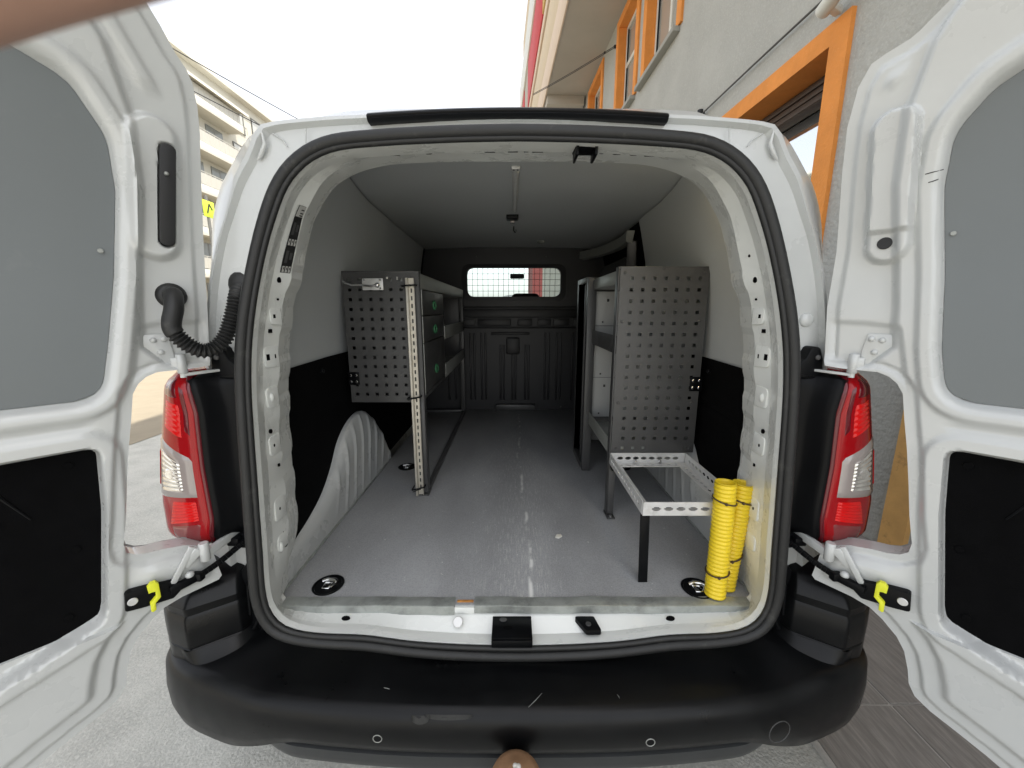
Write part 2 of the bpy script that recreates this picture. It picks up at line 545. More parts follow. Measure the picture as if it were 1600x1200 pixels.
# cab front: bonnet, screen pillars
hoodr = [cabring(3.42, 1.20, .97), cabring(3.9, 1.10, .95, .3), cabring(4.2, 0.95, .88, .34), cabring(4.28, 0.7, .8, .4)]
build(MB().loft(hoodr, True, False, True), "bonnet", WHITE, van, 30)
a0, a1 = shell_rings[-1], hoodr[0]
mb = MB()
side_idx = [i for i in range(NA) if not (math.cos(ANG[i]) > 0.36)]
vs, fs = [], []
for i in range(NA):
    j = (i + 1) % NA
    zz = a0[i][2]
    if zz < 1.16:
        k = len(vs)
        vs += [a0[i], a0[j], a1[j], a1[i]]
        fs.append((k, k + 1, k + 2, k + 3))
build(MB().add(vs, fs), "front_wing", WHITE, van, 30)
for sx in (-1, 1):
    build(MB().bar((sx * .60, 2.72, 1.77), (sx * .76, 3.42, 1.16), .07, .05, .01), "screen_pillar", WHITE, van)
    build(MB().bar((sx * .80, 2.75, 1.15), (sx * .64, 2.75, 1.74), .06, .05, .01), "cab_pillar", WHITE, van)
build(MB().add([(-.62, 2.72, 1.78), (.62, 2.72, 1.78), (.77, 3.42, 1.17), (-.77, 3.42, 1.17)], [(0, 1, 2, 3)]), "windscreen", SHIELD, van)
# cab interior
mb = MB().box(-.78, .78, 2.95, 3.4, 0.6, 1.13, .05)
build(mb, "dashboard", BLKD, van)
for x, w in ((0.10, .12), (-.47, .12)):
    mb = MB().box(x - w, x + w, 2.32, 2.42, 1.32, 1.505, .045, None, 4)
    mb.box(x - .2, x + .2, 2.34, 2.5, .7, 1.30, .06, None, 3)
    o = build(mb, "seat", SEAT, van)
build(MB().box(-.03, .10, 2.80, 2.83, 1.655, 1.70, .012, None, 3), "rear_view_mirror", BLKD, van)
# wheels
w0 = None
for x in (-.84, .84):
    for y in (.72, 3.45):
        if w0 is None:
            w0 = build(MB().cyl((x - .095, y, .315), (x + .095, y, .315), .315, 40, bev=.03), "wheel", TYRE, van, at=(x, y, .315))
            r0 = build(MB().cyl((x - .1, y, .315), (x + .1, y, .315), .19, 30, bev=.01), "rim", RIM, w0)
            first = (x, y)
        else:
            c = copy_of(w0, van, (x - first[0], y - first[1], 0))
            copy_of(r0, c)

# ---- door seal: bulb and lip swept round the opening
mid = [(a + b) / 2 for a, b in zip(seal_in, seal_out)] if False else None
pi_, po_ = polar(seal_in), polar(seal_out)
def seal_path(t, dy):
    return [(a[0] + (b[0] - a[0]) * t, seal_y(a[1] + (b[1] - a[1]) * t) + dy, a[1] + (b[1] - a[1]) * t) for a, b in zip(pi_, po_)]
mb = MB().tube(seal_path(.60, -.005), .0125, 12, loop=True)
mb.tube(seal_path(.16, -.003), .0068, 10, loop=True)
mb.tube(seal_path(.38, .001), .007, 8, loop=True)
build(mb, "door_seal", RUB, van, 60)

# ---- black roof edge strip with lamp
mb = MB()
prof = [(.010, 1.776), (.002, 1.777), (-.002, 1.781), (-.001, 1.790), (.006, 1.795), (.04, 1.801), (.04, 1.778)]
rings = []
for k in range(21):
    x = -.317 + .634 * k / 20
    dz = -.012 * (x / .33) ** 2
    rings.append([(x, y, z + dz) for y, z in prof])
mb.loft(rings, True, True, True)
mb.tube([(-.317 + .634 * k / 20, -.0012, 1.7855 - .012 * ((-.317 + .634 * k / 20) / .33) ** 2) for k in range(21)], .003, 6)
build(mb, "roof_edge_strip", BLK, van, 40)
# gutter folds and pressings in the upper corners
for sx in (-1, 1):
    mb = MB()
    mb.tube([(sx * x, .012, z) for x, z in [(.453, 1.757), (.455, 1.742), (.456, 1.728)]], .0012, 6)
    build(mb, "corner_pressing", WHITE, van, 60)
    mb = MB().tube([(sx * x, .004 + q, z) for x, z, q in [(.548, 1.752, .006), (.545, 1.727, .008), (.556, 1.708, .010), (.567, 1.697, .012)]], [.002, .0042, .0048, .002], 8)
    build(mb, "corner_fold", WHITE, van, 60)
    mb = MB().tube([(sx * x, .018, z) for x, z in [(.530, 1.750), (.509, 1.737), (.500, 1.724)]], .0013, 8)
    build(mb, "corner_pressing", WHITE, van, 60)
    mb = MB().sphere((sx * .685, .022, 1.352), .017, 18, 10, (1, .5, 1))
    build(mb, "blanking_plug", WHITE, van, 60)

# ---- pillar details: embossed pads, holes, clips
def pil_pt(side, z, t, off=.0015):
    """point on the pillar face, t=0 at the seal side, 1 at the inner edge"""
    xa = lerp_list([(p[1], p[0]) for p in pil_in if p[0] > .25 and p[1] < 1.76 and p[1] > .6], z)
    xb = lerp_list([(p[1], p[0]) for p in seal_in2 if p[0] > .25 and p[1] > .6], z)
    xa *= .967
    ya, yb = 0.068, seal_y(z) + .062
    p = Vector((xb + (xa - xb) * t, yb + (ya - yb) * t, z))
    d = Vector((xa - xb, ya - yb, 0)).normalized()
    nrm = Vector((-d.y, d.x, 0))
    if nrm.x > 0:
        nrm = -nrm
    p = p + nrm * off
    p.x *= side
    d.x *= side
    nrm.x *= side
    return p, d, nrm
for sx in (-1, 1):
    for z, t, w, h, kind in [(1.445, .35, .007, .013, 'o'), (1.36, .42, .006, .010, 'q'), (1.325, .30, .007, .010, 'q'), (1.262, .22, .008, .016, 'q'), (1.262, .68, .003, .011, 'q'),
                             (1.075, .30, .008, .011, 'o'), (1.035, .45, .005, .008, 'o'), (.975, .72, .004, .008, 'q'), (.86, .5, .005, .008, 'o'), (1.40, .55, .003, .005, 'o'), (1.50, .4, .003, .006, 'o')]:
        if sx < 0 and z > 1.46:
            continue
        w, h = w * .62, h * .66
        p, d, nn = pil_pt(sx, z, t, .0036)
        M = mat3(p, d, (0, 0, 1), nn)
        mb = MB()
        if kind == 'o':
            mb.prism([(w * math.cos(a), h * .8 * math.sin(a)) for a in np.linspace(0, 2 * math.pi, 14, endpoint=False)], M, -.004, 0)
        else:
            mb.prism([(-w, -h * .7), (w, -h * .7), (w, h * .7), (-w, h * .7)], M, -.004, 0)
        build(mb, "clip_hole", FELT, van)
    # embossed pads round some of the holes
    for z, t0, t1, h in [(1.362, .15, .95, .022), (1.262, .02, .95, .026), (1.16, .15, .95, .026), (1.035, .15, .95, .025), (.86, .2, .95, .03), (.765, .25, .95, .022)]:
        pa, d, nn = pil_pt(sx, z, t0, 0)
        pb, _, _ = pil_pt(sx, z, t1, 0)
        L = (pb - pa).length
        M = mat3(pa, d, (0, 0, 1), nn)
        poly = roundpoly([(0, -h), (L, -h * 1.05), (L, h * 1.05), (0, h)], [.014, .002, .002, .014], 5)
        build(MB().prism(poly, M, -.002, .0030, .0026, 2), "pressed_pad", WHITE2, van, 50)
    p, d, nn = pil_pt(sx, 1.16, .45, .002)
    build(MB().sphere(p, .012, 14, 8, (.6, .6, 1)), "screw_boss", WHITE2, van, 60)
p, d, nn = pil_pt(-1, .765, .72, .0025)
M = mat3(p, d, (0, 0, 1), nn)
build(MB().prism([(.016 * math.cos(a), .026 * math.sin(a)) for a in np.linspace(0, 2 * math.pi, 24, endpoint=False)], M, -.004, 0), "drain_hole", FELT, van)
p, d, nn = pil_pt(-1, .755, .40, .001)
build(MB().sphere(p, .013, 14, 8, (.6, .6, 1.2)), "screw_boss", WHITE2, van, 60)

# instruction label on the left pillar
lab = None
mb = MB()
rows_ = []
for z in np.linspace(1.612, 1.462, 12):
    a, d, nn = pil_pt(-1, z, .30, .002)
    b, _, _ = pil_pt(-1, z, .93, .002)
    rows_.append((a, b))
mb.add([q for r in rows_ for q in r], [(2 * i, 2 * i + 1, 2 * i + 3, 2 * i + 2) for i in range(len(rows_) - 1)])
lab = build(mb, "instruction_label", LBLK, van)
def lab_pt(z, t, off=.003):
    return pil_pt(-1, z, .30 + .63 * t, off)[0]
def lab_quad(mb, z0, z1, t0, t1, off=.003):
    k = [lab_pt(z0, t0, off), lab_pt(z0, t1, off), lab_pt(z1, t1, off), lab_pt(z1, t0, off)]
    mb.add(k, [(0, 1, 2, 3)])
def lab_piece(name, m, *q):
    mb = MB()
    lab_quad(mb, *q)
    return build(mb, name, m, lab)
lab_piece("label_heading", LWHT, 1.611, 1.588, .05, .97)
for z in (1.531, 1.470):
    for t in (.1, .4, .7):
        lab_piece("label_box", LWHT, z + .007, z - .007, t, t + .2)
        lab_piece("label_glyph", LBLK, z + .004, z - .001, t + .06, t + .14, .0036)
for z in (1.604, 1.597, 1.592):
    lab_piece("label_line", LBLK, z, z - .0025, .45, .85, .0036)
LGRY = mat("label_grey", (.05, .05, .05), .5)
for z0 in (1.575, 1.512):
    lab_piece("label_drawing", LGRY, z0, z0 - .028, .15, .42, .0032)
    lab_piece("label_drawing", LGRY, z0 - .004, z0 - .02, .55, .8, .0032)

# top rail: holes and latch
for x, z, w, h in [(-.062, 1.7275, .012, .004), (.046, 1.7275, .012, .004), (-.01, 1.738, .011, .003), (.02, 1.735, .005, .003), (-.28, 1.722, .014, .002), (-.20, 1.732, .006, .003), (.225, 1.731, .008, .004), (.30, 1.716, .012, .002), (.262, 1.721, .007, .004), (.19, 1.735, .004, .002)]:
    zA = 1.377 + .967 * (float(lerp_list([(p[0], p[1]) for p in pil_in if p[1] > 1.6], abs(x))) - 1.377)
    zB = float(lerp_list([(p[0], p[1]) for p in seal_in2 if p[1] > 1.6], abs(x)))
    sl = (zA - zB) / .028
    y = .054
    M = mat3((x, y, zB + (y - .040) * sl - .0010), (1, 0, 0), Vector((0, 1, sl)).normalized(), Vector((0, sl, -1)).normalized())
    hh = .008 if h >= .003 else .005
    build(MB().prism(roundpoly([(-w, -hh), (w, -hh), (w, hh), (-w, hh)], .003, 3), M, -.003, .0006), "clip_hole", FELT, van)
ltch = build(MB().box(.123, .173, .0, .05, 1.716, 1.740, .004), "top_latch", BLK, van)
mb = MB()
mb.box(.125, .131, -.004, .05, 1.700, 1.72, .002).box(.165, .171, -.004, .05, 1.700, 1.72, .002)
mb.cyl((.128, .006, 1.722), (.168, .006, 1.722), .0045, 12)
build(mb, "latch_claw", BLK, ltch)
build(MB().cyl((.136, -.001, 1.733), (.160, -.001, 1.733), .0028, 10), "latch_pin", CHROME, ltch)

# ---- cargo interior
def wall_pts(y, side):
    cw = np.interp(y, [.1, .38, .73, 1.2, 2.05], [.475, .53, .594, .62, .64])
    top = np.interp(y, [.1, .4, 1, 2.05], [1.765, 1.80, 1.81, 1.80])
    L = [(.70, .60), (.70, .9), (.70, 1.05), (.70, 1.2), (.69, 1.32)]
    w_ = lambda z: .70 - (.70 - cw) * max(0.0, (z - 1.2) / (top - 1.2)) ** 1.9
    L = L[:4] + [(w_(z), z) for z in (1.32, 1.44, 1.56, 1.66, top - .05)] + [(cw, top)]
    k = np.interp(y, [.1, .5], [-.035, 0])
    return [((x + k * max(0.0, min(1.0, (1.6 - z) / .3))) * side, y, z) for x, z in L]
ys = [.1, .25, .4, .6, .8, 1.0, 1.2, 1.5, 1.8, 2.06]
for sx in (-1, 1):
    ymax = 1.95 if sx < 0 else 1.12
    yy = [y for y in ys if y < ymax] + [ymax]
    r = [cat_rom(wall_pts(y, sx)[3:], 4) for y in yy]
    build(MB().loft(r, False), "side_panel", LIN, van, 40)
    # front section of the wall and the black lower lining
    yy2 = [ymax] + [y for y in ys if y > ymax]
    r = [[(p[0] * 1.012, p[1], p[2]) for p in cat_rom(wall_pts(y, sx)[3:], 4)] for y in yy2]
    build(MB().loft(r, False), "front_side_trim", FELT, van, 40)
    r = []
    for y in np.linspace(.1, 2.06, 40):
        pts = wall_pts(float(y), sx)
        row = []
        for z in np.linspace(1.205, .60, 30):
            x = abs(pts[0][0]) - .006
            if sx > 0:
                x -= .012 * float(np.exp(-((z - 1.06) / .012) ** 2) + np.exp(-((z - 1.02) / .010) ** 2) + np.exp(-((z - .985) / .012) ** 2) * .8 + np.exp(-((z - .9) / .01) ** 2) * .6)
            else:
                x -= .007 * math.sin(y * 9 + z * 3) * math.exp(-((z - 1.1) / .08) ** 2)
            x += .02 * max(0, (1.0 - z)) if False else 0
            row.append((sx * x, float(y), float(z)))
        r.append(row)
    build(MB().loft(r, False), "lower_lining", FELT, van, 50)
    build(MB().sphere((sx * .672, .42, 1.165), .008, 10, 6), "trim_clip", BLK, van)
r = []
for y in ys:
    cw = float(np.interp(y, [.1, .38, .73, 1.2, 2.05], [.475, .53, .594, .62, .64]))
    top = float(np.interp(y, [.1, .4, 1, 2.05], [1.765, 1.80, 1.81, 1.80]))
    r.append([(cw * t, y, top + .006 + .014 * (1 - t * t)) for t in np.linspace(-1.01, 1.01, 21)])
build(MB().loft(r, False), "ceiling_panel", LIN, van, 40)
# black gap in the right upper corner
build(MB().add([(.440, .072, 1.722), (.498, .072, 1.630), (.530, .13, 1.630), (.476, .19, 1.757)], [(0, 1, 2, 3)]), "corner_gap", FELT, van)
# ceiling fittings
mb = MB()
mb.box(-.014, .014, .42, .45, 1.812, 1.829, .003)
rings = []
for k in range(12):
    t = k / 11
    w = .012 - .004 * t
    y = .45 + .52 * t
    rings.append([(-w, y, 1.830), (-w, y, 1.818), (-w * .5, y, 1.813), (w * .5, y, 1.813), (w, y, 1.818), (w, y, 1.830)])
mb.loft(rings, True, True, True)
build(mb, "ceiling_rail", ZINC, van)
mb = MB()
for x in (-.006, .006):
    mb.cyl((x, .425, 1.809), (x, .425, 1.815), .003, 10)
build(mb, "rail_screw", CHROME, van)
build(MB().box(-.040, .020, 1.09, 1.16, 1.812, 1.835, .006), "lamp_housing", BLK, van)
build(MB().box(-.022, .002, 1.145, 1.18, 1.804, 1.815, .003), "lamp_lens", CLR, van)
mb = MB().tube([(-.003, 1.29, 1.815), (-.003, 1.30, 1.795), (.004, 1.31, 1.787), (.012, 1.315, 1.795), (.010, 1.315, 1.803)], .004, 8)
build(mb, "ceiling_hook", CHROME, van)
build(MB().sphere((.18, 1.78, 1.815), .028, 14, 8, (1, 1, .5)), "ceiling_plug", STEELL, van)

# floor
FLR = mat("floor_board_face", (0.27, 0.273, 0.278), 0.55, var=0.06, vscale=5, bump=0.25, bscale=450, bdist=0.0006, rvar=0.08)
nt = FLR.node_tree
n, l = nt.nodes, nt.links
b = n["Principled BSDF"]
prev = b.inputs["Base Color"].links[0].from_socket
tc = n.new("ShaderNodeTexCoord")
# lengthwise scuffs, densest in the middle of the board
mp = n.new("ShaderNodeMapping")
mp.inputs["Scale"].default_value = (120, 11, 1)
l.new(tc.outputs["Object"], mp.inputs[0])
sc = n.new("ShaderNodeTexNoise")
sc.inputs["Scale"].default_value = 1.6
sc.inputs["Detail"].default_value = 9
sc.inputs["Roughness"].default_value = 0.75
l.new(mp.outputs[0], sc.inputs["Vector"])
sx_ = n.new("ShaderNodeSeparateXYZ")
l.new(tc.outputs["Object"], sx_.inputs[0])
cx = n.new("ShaderNodeMath"); cx.operation = 'SUBTRACT'; cx.inputs[1].default_value = 0.02
l.new(sx_.outputs[0], cx.inputs[0])
ab = n.new("ShaderNodeMath"); ab.operation = 'ABSOLUTE'
l.new(cx.outputs[0], ab.inputs[0])
fall = n.new("ShaderNodeMapRange")
fall.inputs[1].default_value = 0.05; fall.inputs[2].default_value = 0.45
fall.inputs[3].default_value = 0.50; fall.inputs[4].default_value = 0.70
l.new(ab.outputs[0], fall.inputs[0])
df = n.new("ShaderNodeMath"); df.operation = 'SUBTRACT'
l.new(sc.outputs["Fac"], df.inputs[0]); l.new(fall.outputs[0], df.inputs[1])
ml = n.new("ShaderNodeMath"); ml.operation = 'MULTIPLY'; ml.inputs[1].default_value = 3.2; ml.use_clamp = True
l.new(df.outputs[0], ml.inputs[0])
mx = n.new("ShaderNodeMix"); mx.data_type = 'RGBA'
l.new(ml.outputs[0], mx.inputs[0]); l.new(prev, mx.inputs[6]); mx.inputs[7].default_value = (.52, .52, .50, 1)
# fine anti-slip grain
vo = n.new("ShaderNodeTexVoronoi"); vo.inputs["Scale"].default_value = 260
l.new(tc.outputs["Object"], vo.inputs["Vector"])
vr = n.new("ShaderNodeMapRange"); vr.inputs[1].default_value = 0.0; vr.inputs[2].default_value = 0.6; vr.inputs[3].default_value = 0.82; vr.inputs[4].default_value = 1.12
l.new(vo.outputs["Distance"], vr.inputs[0])
vm = n.new("ShaderNodeMix"); vm.data_type = 'RGBA'; vm.blend_type = 'MULTIPLY'; vm.inputs[0].default_value = 1
l.new(mx.outputs[2], vm.inputs[6]); l.new(vr.outputs[0], vm.inputs[7])
# specks of paint and plaster
no3 = n.new("ShaderNodeTexNoise"); no3.inputs["Scale"].default_value = 75; no3.inputs["Detail"].default_value = 2
l.new(tc.outputs["Object"], no3.inputs["Vector"])
sr = n.new("ShaderNodeMapRange"); sr.inputs[1].default_value = 0.735; sr.inputs[2].default_value = 0.75
l.new(no3.outputs["Fac"], sr.inputs[0])
sm = n.new("ShaderNodeMix"); sm.data_type = 'RGBA'
l.new(sr.outputs[0], sm.inputs[0]); l.new(vm.outputs[2], sm.inputs[6]); sm.inputs[7].default_value = (.55, .55, .53, 1)
# one long broken scuff line down the middle
wob = n.new("ShaderNodeTexNoise"); wob.inputs["Scale"].default_value = 3.0
l.new(tc.outputs["Object"], wob.inputs["Vector"])
wx = n.new("ShaderNodeMath"); wx.operation = 'MULTIPLY_ADD'; wx.inputs[1].default_value = 0.10; wx.inputs[2].default_value = -0.015
l.new(wob.outputs["Fac"], wx.inputs[0])
dx_ = n.new("ShaderNodeMath"); dx_.operation = 'SUBTRACT'
l.new(sx_.outputs[0], dx_.inputs[0]); l.new(wx.outputs[0], dx_.inputs[1])
ax_ = n.new("ShaderNodeMath"); ax_.operation = 'ABSOLUTE'
l.new(dx_.outputs[0], ax_.inputs[0])
lm_ = n.new("ShaderNodeMapRange"); lm_.inputs[1].default_value = 0.002; lm_.inputs[2].default_value = 0.008; lm_.inputs[3].default_value = 1; lm_.inputs[4].default_value = 0
l.new(ax_.outputs[0], lm_.inputs[0])
br = n.new("ShaderNodeTexNoise"); br.inputs["Scale"].default_value = 17; br.inputs["Detail"].default_value = 8
l.new(tc.outputs["Object"], br.inputs["Vector"])
bm_ = n.new("ShaderNodeMapRange"); bm_.inputs[1].default_value = 0.47; bm_.inputs[2].default_value = 0.62
l.new(br.outputs["Fac"], bm_.inputs[0])
ll = n.new("ShaderNodeMath"); ll.operation = 'MULTIPLY'
l.new(lm_.outputs[0], ll.inputs[0]); l.new(bm_.outputs[0], ll.inputs[1])
ls = n.new("ShaderNodeMix"); ls.data_type = 'RGBA'
l.new(ll.outputs[0], ls.inputs[0]); l.new(sm.outputs[2], ls.inputs[6]); ls.inputs[7].default_value = (.62, .62, .60, 1)
# broad dusty smears
du = n.new("ShaderNodeTexNoise"); du.inputs["Scale"].default_value = 2.3; du.inputs["Detail"].default_value = 7
mp2 = n.new("ShaderNodeMapping"); mp2.inputs["Scale"].default_value = (2.2, .8, 1)
l.new(tc.outputs["Object"], mp2.inputs[0]); l.new(mp2.outputs[0], du.inputs["Vector"])
dr = n.new("ShaderNodeMapRange"); dr.inputs[1].default_value = 0.35; dr.inputs[2].default_value = 0.75; dr.inputs[3].default_value = 0.86; dr.inputs[4].default_value = 1.18
l.new(du.outputs["Fac"], dr.inputs[0])
dm = n.new("ShaderNodeMix"); dm.data_type = 'RGBA'; dm.blend_type = 'MULTIPLY'; dm.inputs[0].default_value = 1
l.new(ls.outputs[2], dm.inputs[6]); l.new(dr.outputs[0], dm.inputs[7])
l.new(dm.outputs[2], b.inputs["Base Color"])
build(MB().box(-.655, .655, -.004, 2.06, .585, .60, .0015), "floor_board", FLR, van)
# metal edge strip in two lengths with a notch at the tie-down bolt
def edge_strip(x0, x1, dz):
    mb = MB()
    prof = [(.022, .6005), (.022, .6025), (-.009, .6035), (-.012, .602), (-.0125, .577), (-.0095, .577), (-.0085, .5995)]
    N = 26
    rings = []
    for k in range(N + 1):
        x = x0 + (x1 - x0) * k / N
        w = .0012 * math.sin(x * 21) + .0008 * math.sin(x * 57)
        kink = .007 * math.exp(-((x - .215) / .012) ** 2)
        rings.append([(x, y - w - kink * .6, z + dz * (z < .59) + (kink if z > .6 else 0)) for y, z in prof])
    return mb.loft(rings, True, True, True)
build(edge_strip(-.628, -.166, 0), "floor_edge_strip", ALU, van, 30)
build(edge_strip(-.112, .628, .004), "floor_edge_strip", ALU, van, 30)
for sx in (-1, 1):
    build(MB().bar((sx * .652, .0, .602), (sx * .652, .96, .602), .008, .006, .001), "floor_side_strip", ALU, van)
mb = MB().box(-.166, -.112, -.012, .004, .579, .5975, .002)
build(mb, "notch_pad", WHITE2, van)
build(MB().box(-.160, -.116, .004, .012, .600, .6022, .0008), "notch_tape", mat("orange_tape", (.5, .22, .06), .5, var=.4, vscale=80), van)
# tie-down rings
def lash(x, y, first=None):
    c = thing("tie_down", None, None, (x, y, .6), parent=van)
    rimr = MB()
    n_ = 32
    prof = [(.042, .0008), (.043, .003), (.041, .004), (.037, .003), (.034, -.008), (.030, -.012)]
    rimr.loft([[(x + p[0] * math.cos(a), y + p[0] * math.sin(a), .6 + p[1]) for a in np.linspace(0, 2 * math.pi, n_, endpoint=False)] for p in prof], True)
    rimr.cyl((x, y, .6008), (x, y, .6015), .036, n_)
    build(rimr, "cup", BLK, c, 30)
    m2 = MB()
    m2.tube([(x - .020, y + .012, .605), (x - .004, y + .016, .609), (x + .014, y + .014, .608), (x + .024, y + .006, .606)], .0055, 10)
    m2.box(x - .012, x + .010, y - .018, y + .010, .6015, .606, .002)
    m2.tube([(x + .014, y + .012, .606), (x + .019, y - .004, .607), (x + .012, y - .014, .605)], .004, 8)
    build(m2, "ring", CHROME, c, 50)
    return c
for x, y in ((-.538, .069), (.512, .056), (-.538, .908), (.538, .908)):
    lash(x, y)
# sill fittings
build(MB().cyl((-.153, -.030, .571), (-.153, -.038, .5785), .0135, 18, bev=.002), "sill_bolt", ZINC, van)
mb = MB().box(-.063, .039, -.088, -.016, .566, .5765, .002)
mb.box(-.063, .039, -.094, -.089, .555, .575, .002)
lp = build(mb, "latch_plate", BLK, van)
build(MB().prism([(.012 * math.cos(a), .006 * math.sin(a)) for a in np.linspace(0, 2 * math.pi, 16, endpoint=False)], mat3((-.022, -.055, .5768), (1, 0, 0), (0, 1, 0), (0, 0, 1)), 0, .0004), "latch_hole", FELT, lp)
build(MB().prism([(.010 * math.cos(a), .006 * math.sin(a)) for a in np.linspace(0, 2 * math.pi, 16, endpoint=False)], mat3((-.035, -.03, .5768), (1, 0, 0), (0, 1, 0), (0, 0, 1)), 0, .003, .001), "latch_screw", STEEL, lp)
mb = MB().prism(roundpoly([(.152, -.018), (.205, -.018), (.216, -.066), (.176, -.066)], .006, 4), mat3((0, 0, 0), (1, 0, 0), (0, 1, 0), (0, 0, 1)), .566, .5785, .002)
lk = build(mb, "lock_striker", BLK, van)
build(MB().cyl((.185, -.046, .578), (.185, -.046, .5815), .007, 14, bev=.001), "striker_screw", STEEL, lk)
for x in (-.447, .403, .0):
    if x:
        build(MB().prism([(.011 * math.cos(a), .006 * math.sin(a)) for a in np.linspace(0, 2 * math.pi, 16, endpoint=False)], mat3((x, -.030, .581), (1, 0, 0), (0, .92, .38), (0, -.38, .92)), -.004, .003), "drain_hole", FELT, van)

# wheel arches with pressed ribs
hp = [(.02, .10), (.12, .105), (.25, .115), (.36, .145), (.45, .20), (.53, .275), (.60, .315), (.68, .335), (.76, .33), (.85, .27), (.93, .18), (.985, .09), (1.02, .0)]
for sx in (-1, 1):
    rings = []
    for y in np.linspace(.02, 1.02, 150):
        h = float(np.interp(y, [p[0] for p in cat_rom(hp, 5)], [p[1] for p in cat_rom(hp, 5)]))
        row = []
        for q in np.linspace(0, 1, 22):
            # from the foot at the floor up and over to the wall
            z = .60 + h * math.sin(min(1, q / .82) * math.pi / 2) ** .9
            x = .654 + .05 * max(0, (q - .35) / .65) ** 1.5
            rib = 0
            if .36 < y < 1.0:
                # fan of ribs leaning back as they rise
                yy = y - .10 * q * (1 - (y - .4))
                rib = .0062 * (max(0, math.sin(yy * 2 * math.pi / .088 + .8 * math.sin(y * 9))) ** 2.6) * math.sin(math.pi * min(1, q * 1.15 + .02)) ** .6 * float(smooth(np.array((y - .36) / .1)))
            row.append((sx * (x - rib - .004 * math.sin(math.pi * q)), y + .03 * q * (y - .5), z))
        rings.append(row)
    build(MB().loft(rings, False), "wheel_arch", WHITE, van, 50)

# bulkhead with window grille
BK = mat("bulkhead_plastic", (0.009, 0.009, 0.011), 0.5, var=0.2, vscale=6)
bk = thing("bulkhead", None, None, (0, 2.05, .6), parent=van)
M = XZ
mb = MB().plate(mat3((0, 2.05, 0), (1, 0, 0), (0, 0, 1), (0, -1, 0)), -.70, .70, .58, 1.84, [(-.344, .347, 1.468, 1.675)], .012)
build(mb, "panel", BK, bk)
mb = MB()
poly_o = roundpoly([(-.385, 1.44), (.388, 1.44), (.388, 1.70), (-.385, 1.70)], .06, 6)
poly_i = roundpoly([(-.344, 1.468), (.347, 1.468), (.347, 1.675), (-.344, 1.675)], .055, 6)
mb.loft([[(x, 2.049, z) for x, z in poly_o], [(x, 2.032, z) for x, z in poly_o], [(x, 2.026, z) for x, z in poly_i], [(x, 2.066, z) for x, z in poly_i]], True)
build(mb, "window_surround", BK, bk, 30)
mb = MB()
for k in range(1, 18):
    x = -.344 + .691 * k / 18
    mb.cyl((x, 2.05, 1.465), (x, 2.05, 1.68), .0016, 6)
for k in range(1, 5):
    z = 1.468 + .207 * k / 5
    mb.cyl((-.35, 2.052, z), (.352, 2.052, z), .0016, 6)
build(mb, "wire_grille", BLK, bk)
for z0, z1, d in ((1.315, 1.375, .03), (1.235, 1.245, .03), (1.385, 1.395, .02)):
    build(MB().box(-.62, .62, 2.038 - d, 2.04, z0, z1, .006), "cross_rib", BK, bk)
for x0, x1 in ((-.40, -.29), (-.27, -.02), (.03, .14), (.18, .28), (.30, .42), (-.60, -.44), (.45, .60)):
    build(MB().box(x0, x1, 2.02, 2.04, 1.253, 1.305, .006), "upper_panel", BK, bk)
for x in (-.33, -.30, -.245, -.215, -.10, -.075, -.01, .015, .09, .115, .24, .27, .33, .36, -.45, -.5, .45, .5):
    build(MB().box(x - .007, x + .007, 2.022, 2.04, .68, 1.15 + (.05 if abs(x) > .2 else -.04), .004), "vertical_rib", BK, bk)
build(MB().box(-.055, .045, 2.0, 2.04, 1.04, 1.165, .01), "handle_boss", BK, bk)
build(MB().box(-.17, .12, 2.015, 2.04, 1.185, 1.205, .006), "cross_rib", BK, bk)
build(MB().box(-.14, .165, 1.99, 2.04, .60, .65, .006), "foot_plate", STEEL, bk)
for x in (-.40, .37):
    build(MB().sphere((x, 2.03, .625), .007, 8, 6), "fixing_screw", CHROME, bk)
for x in (-.27, .24):
    build(MB().sphere((x, 2.036, 1.755), .006, 8, 6), "fixing_screw", STEEL, bk)

# sliding-door rail and window on the right
mb = MB()
path = [(.585, 1.14, 1.735), (.60, 1.3, 1.735), (.595, 1.5, 1.738), (.57, 1.75, 1.745), (.50, 2.02, 1.755)]
rings = []
for p in cat_rom(path, 5):
    rings.append([(p[0] - .02, p[1], p[2] + .03), (p[0] - .022, p[1], p[2] - .022), (p[0] + .01, p[1], p[2] - .028), (p[0] + .02, p[1], p[2] + .03)])
mb.loft(rings, True, True, True)
build(mb, "sliding_door_rail", STEELL, van, 30)
build(MB().bar((.60, 1.16, 1.72), (.66, 1.30, 1.3), .05, .03, .008), "door_pillar", STEEL, van)
build(MB().prism(roundpoly([(1.25, 1.32), (1.92, 1.32), (1.92, 1.66), (1.25, 1.66)], .06), YZ, .615, .63, .004), "side_window", WIN, van)

# lit cargo lamp tucked behind the right-hand pillar
LAMPM = bpy.data.materials.new("warm_lamp_lens")
LAMPM.use_nodes = True
_b = LAMPM.node_tree.nodes["Principled BSDF"]
_b.inputs["Emission Color"].default_value = (1.0, .78, .42, 1)
_b.inputs["Emission Strength"].default_value = 22.0
cl = build(MB().box(.44, .475, .12, .19, 1.738, 1.743, .001, Matrix.Translation((0, 0, 0))), "cargo_lamp", LAMPM, van)
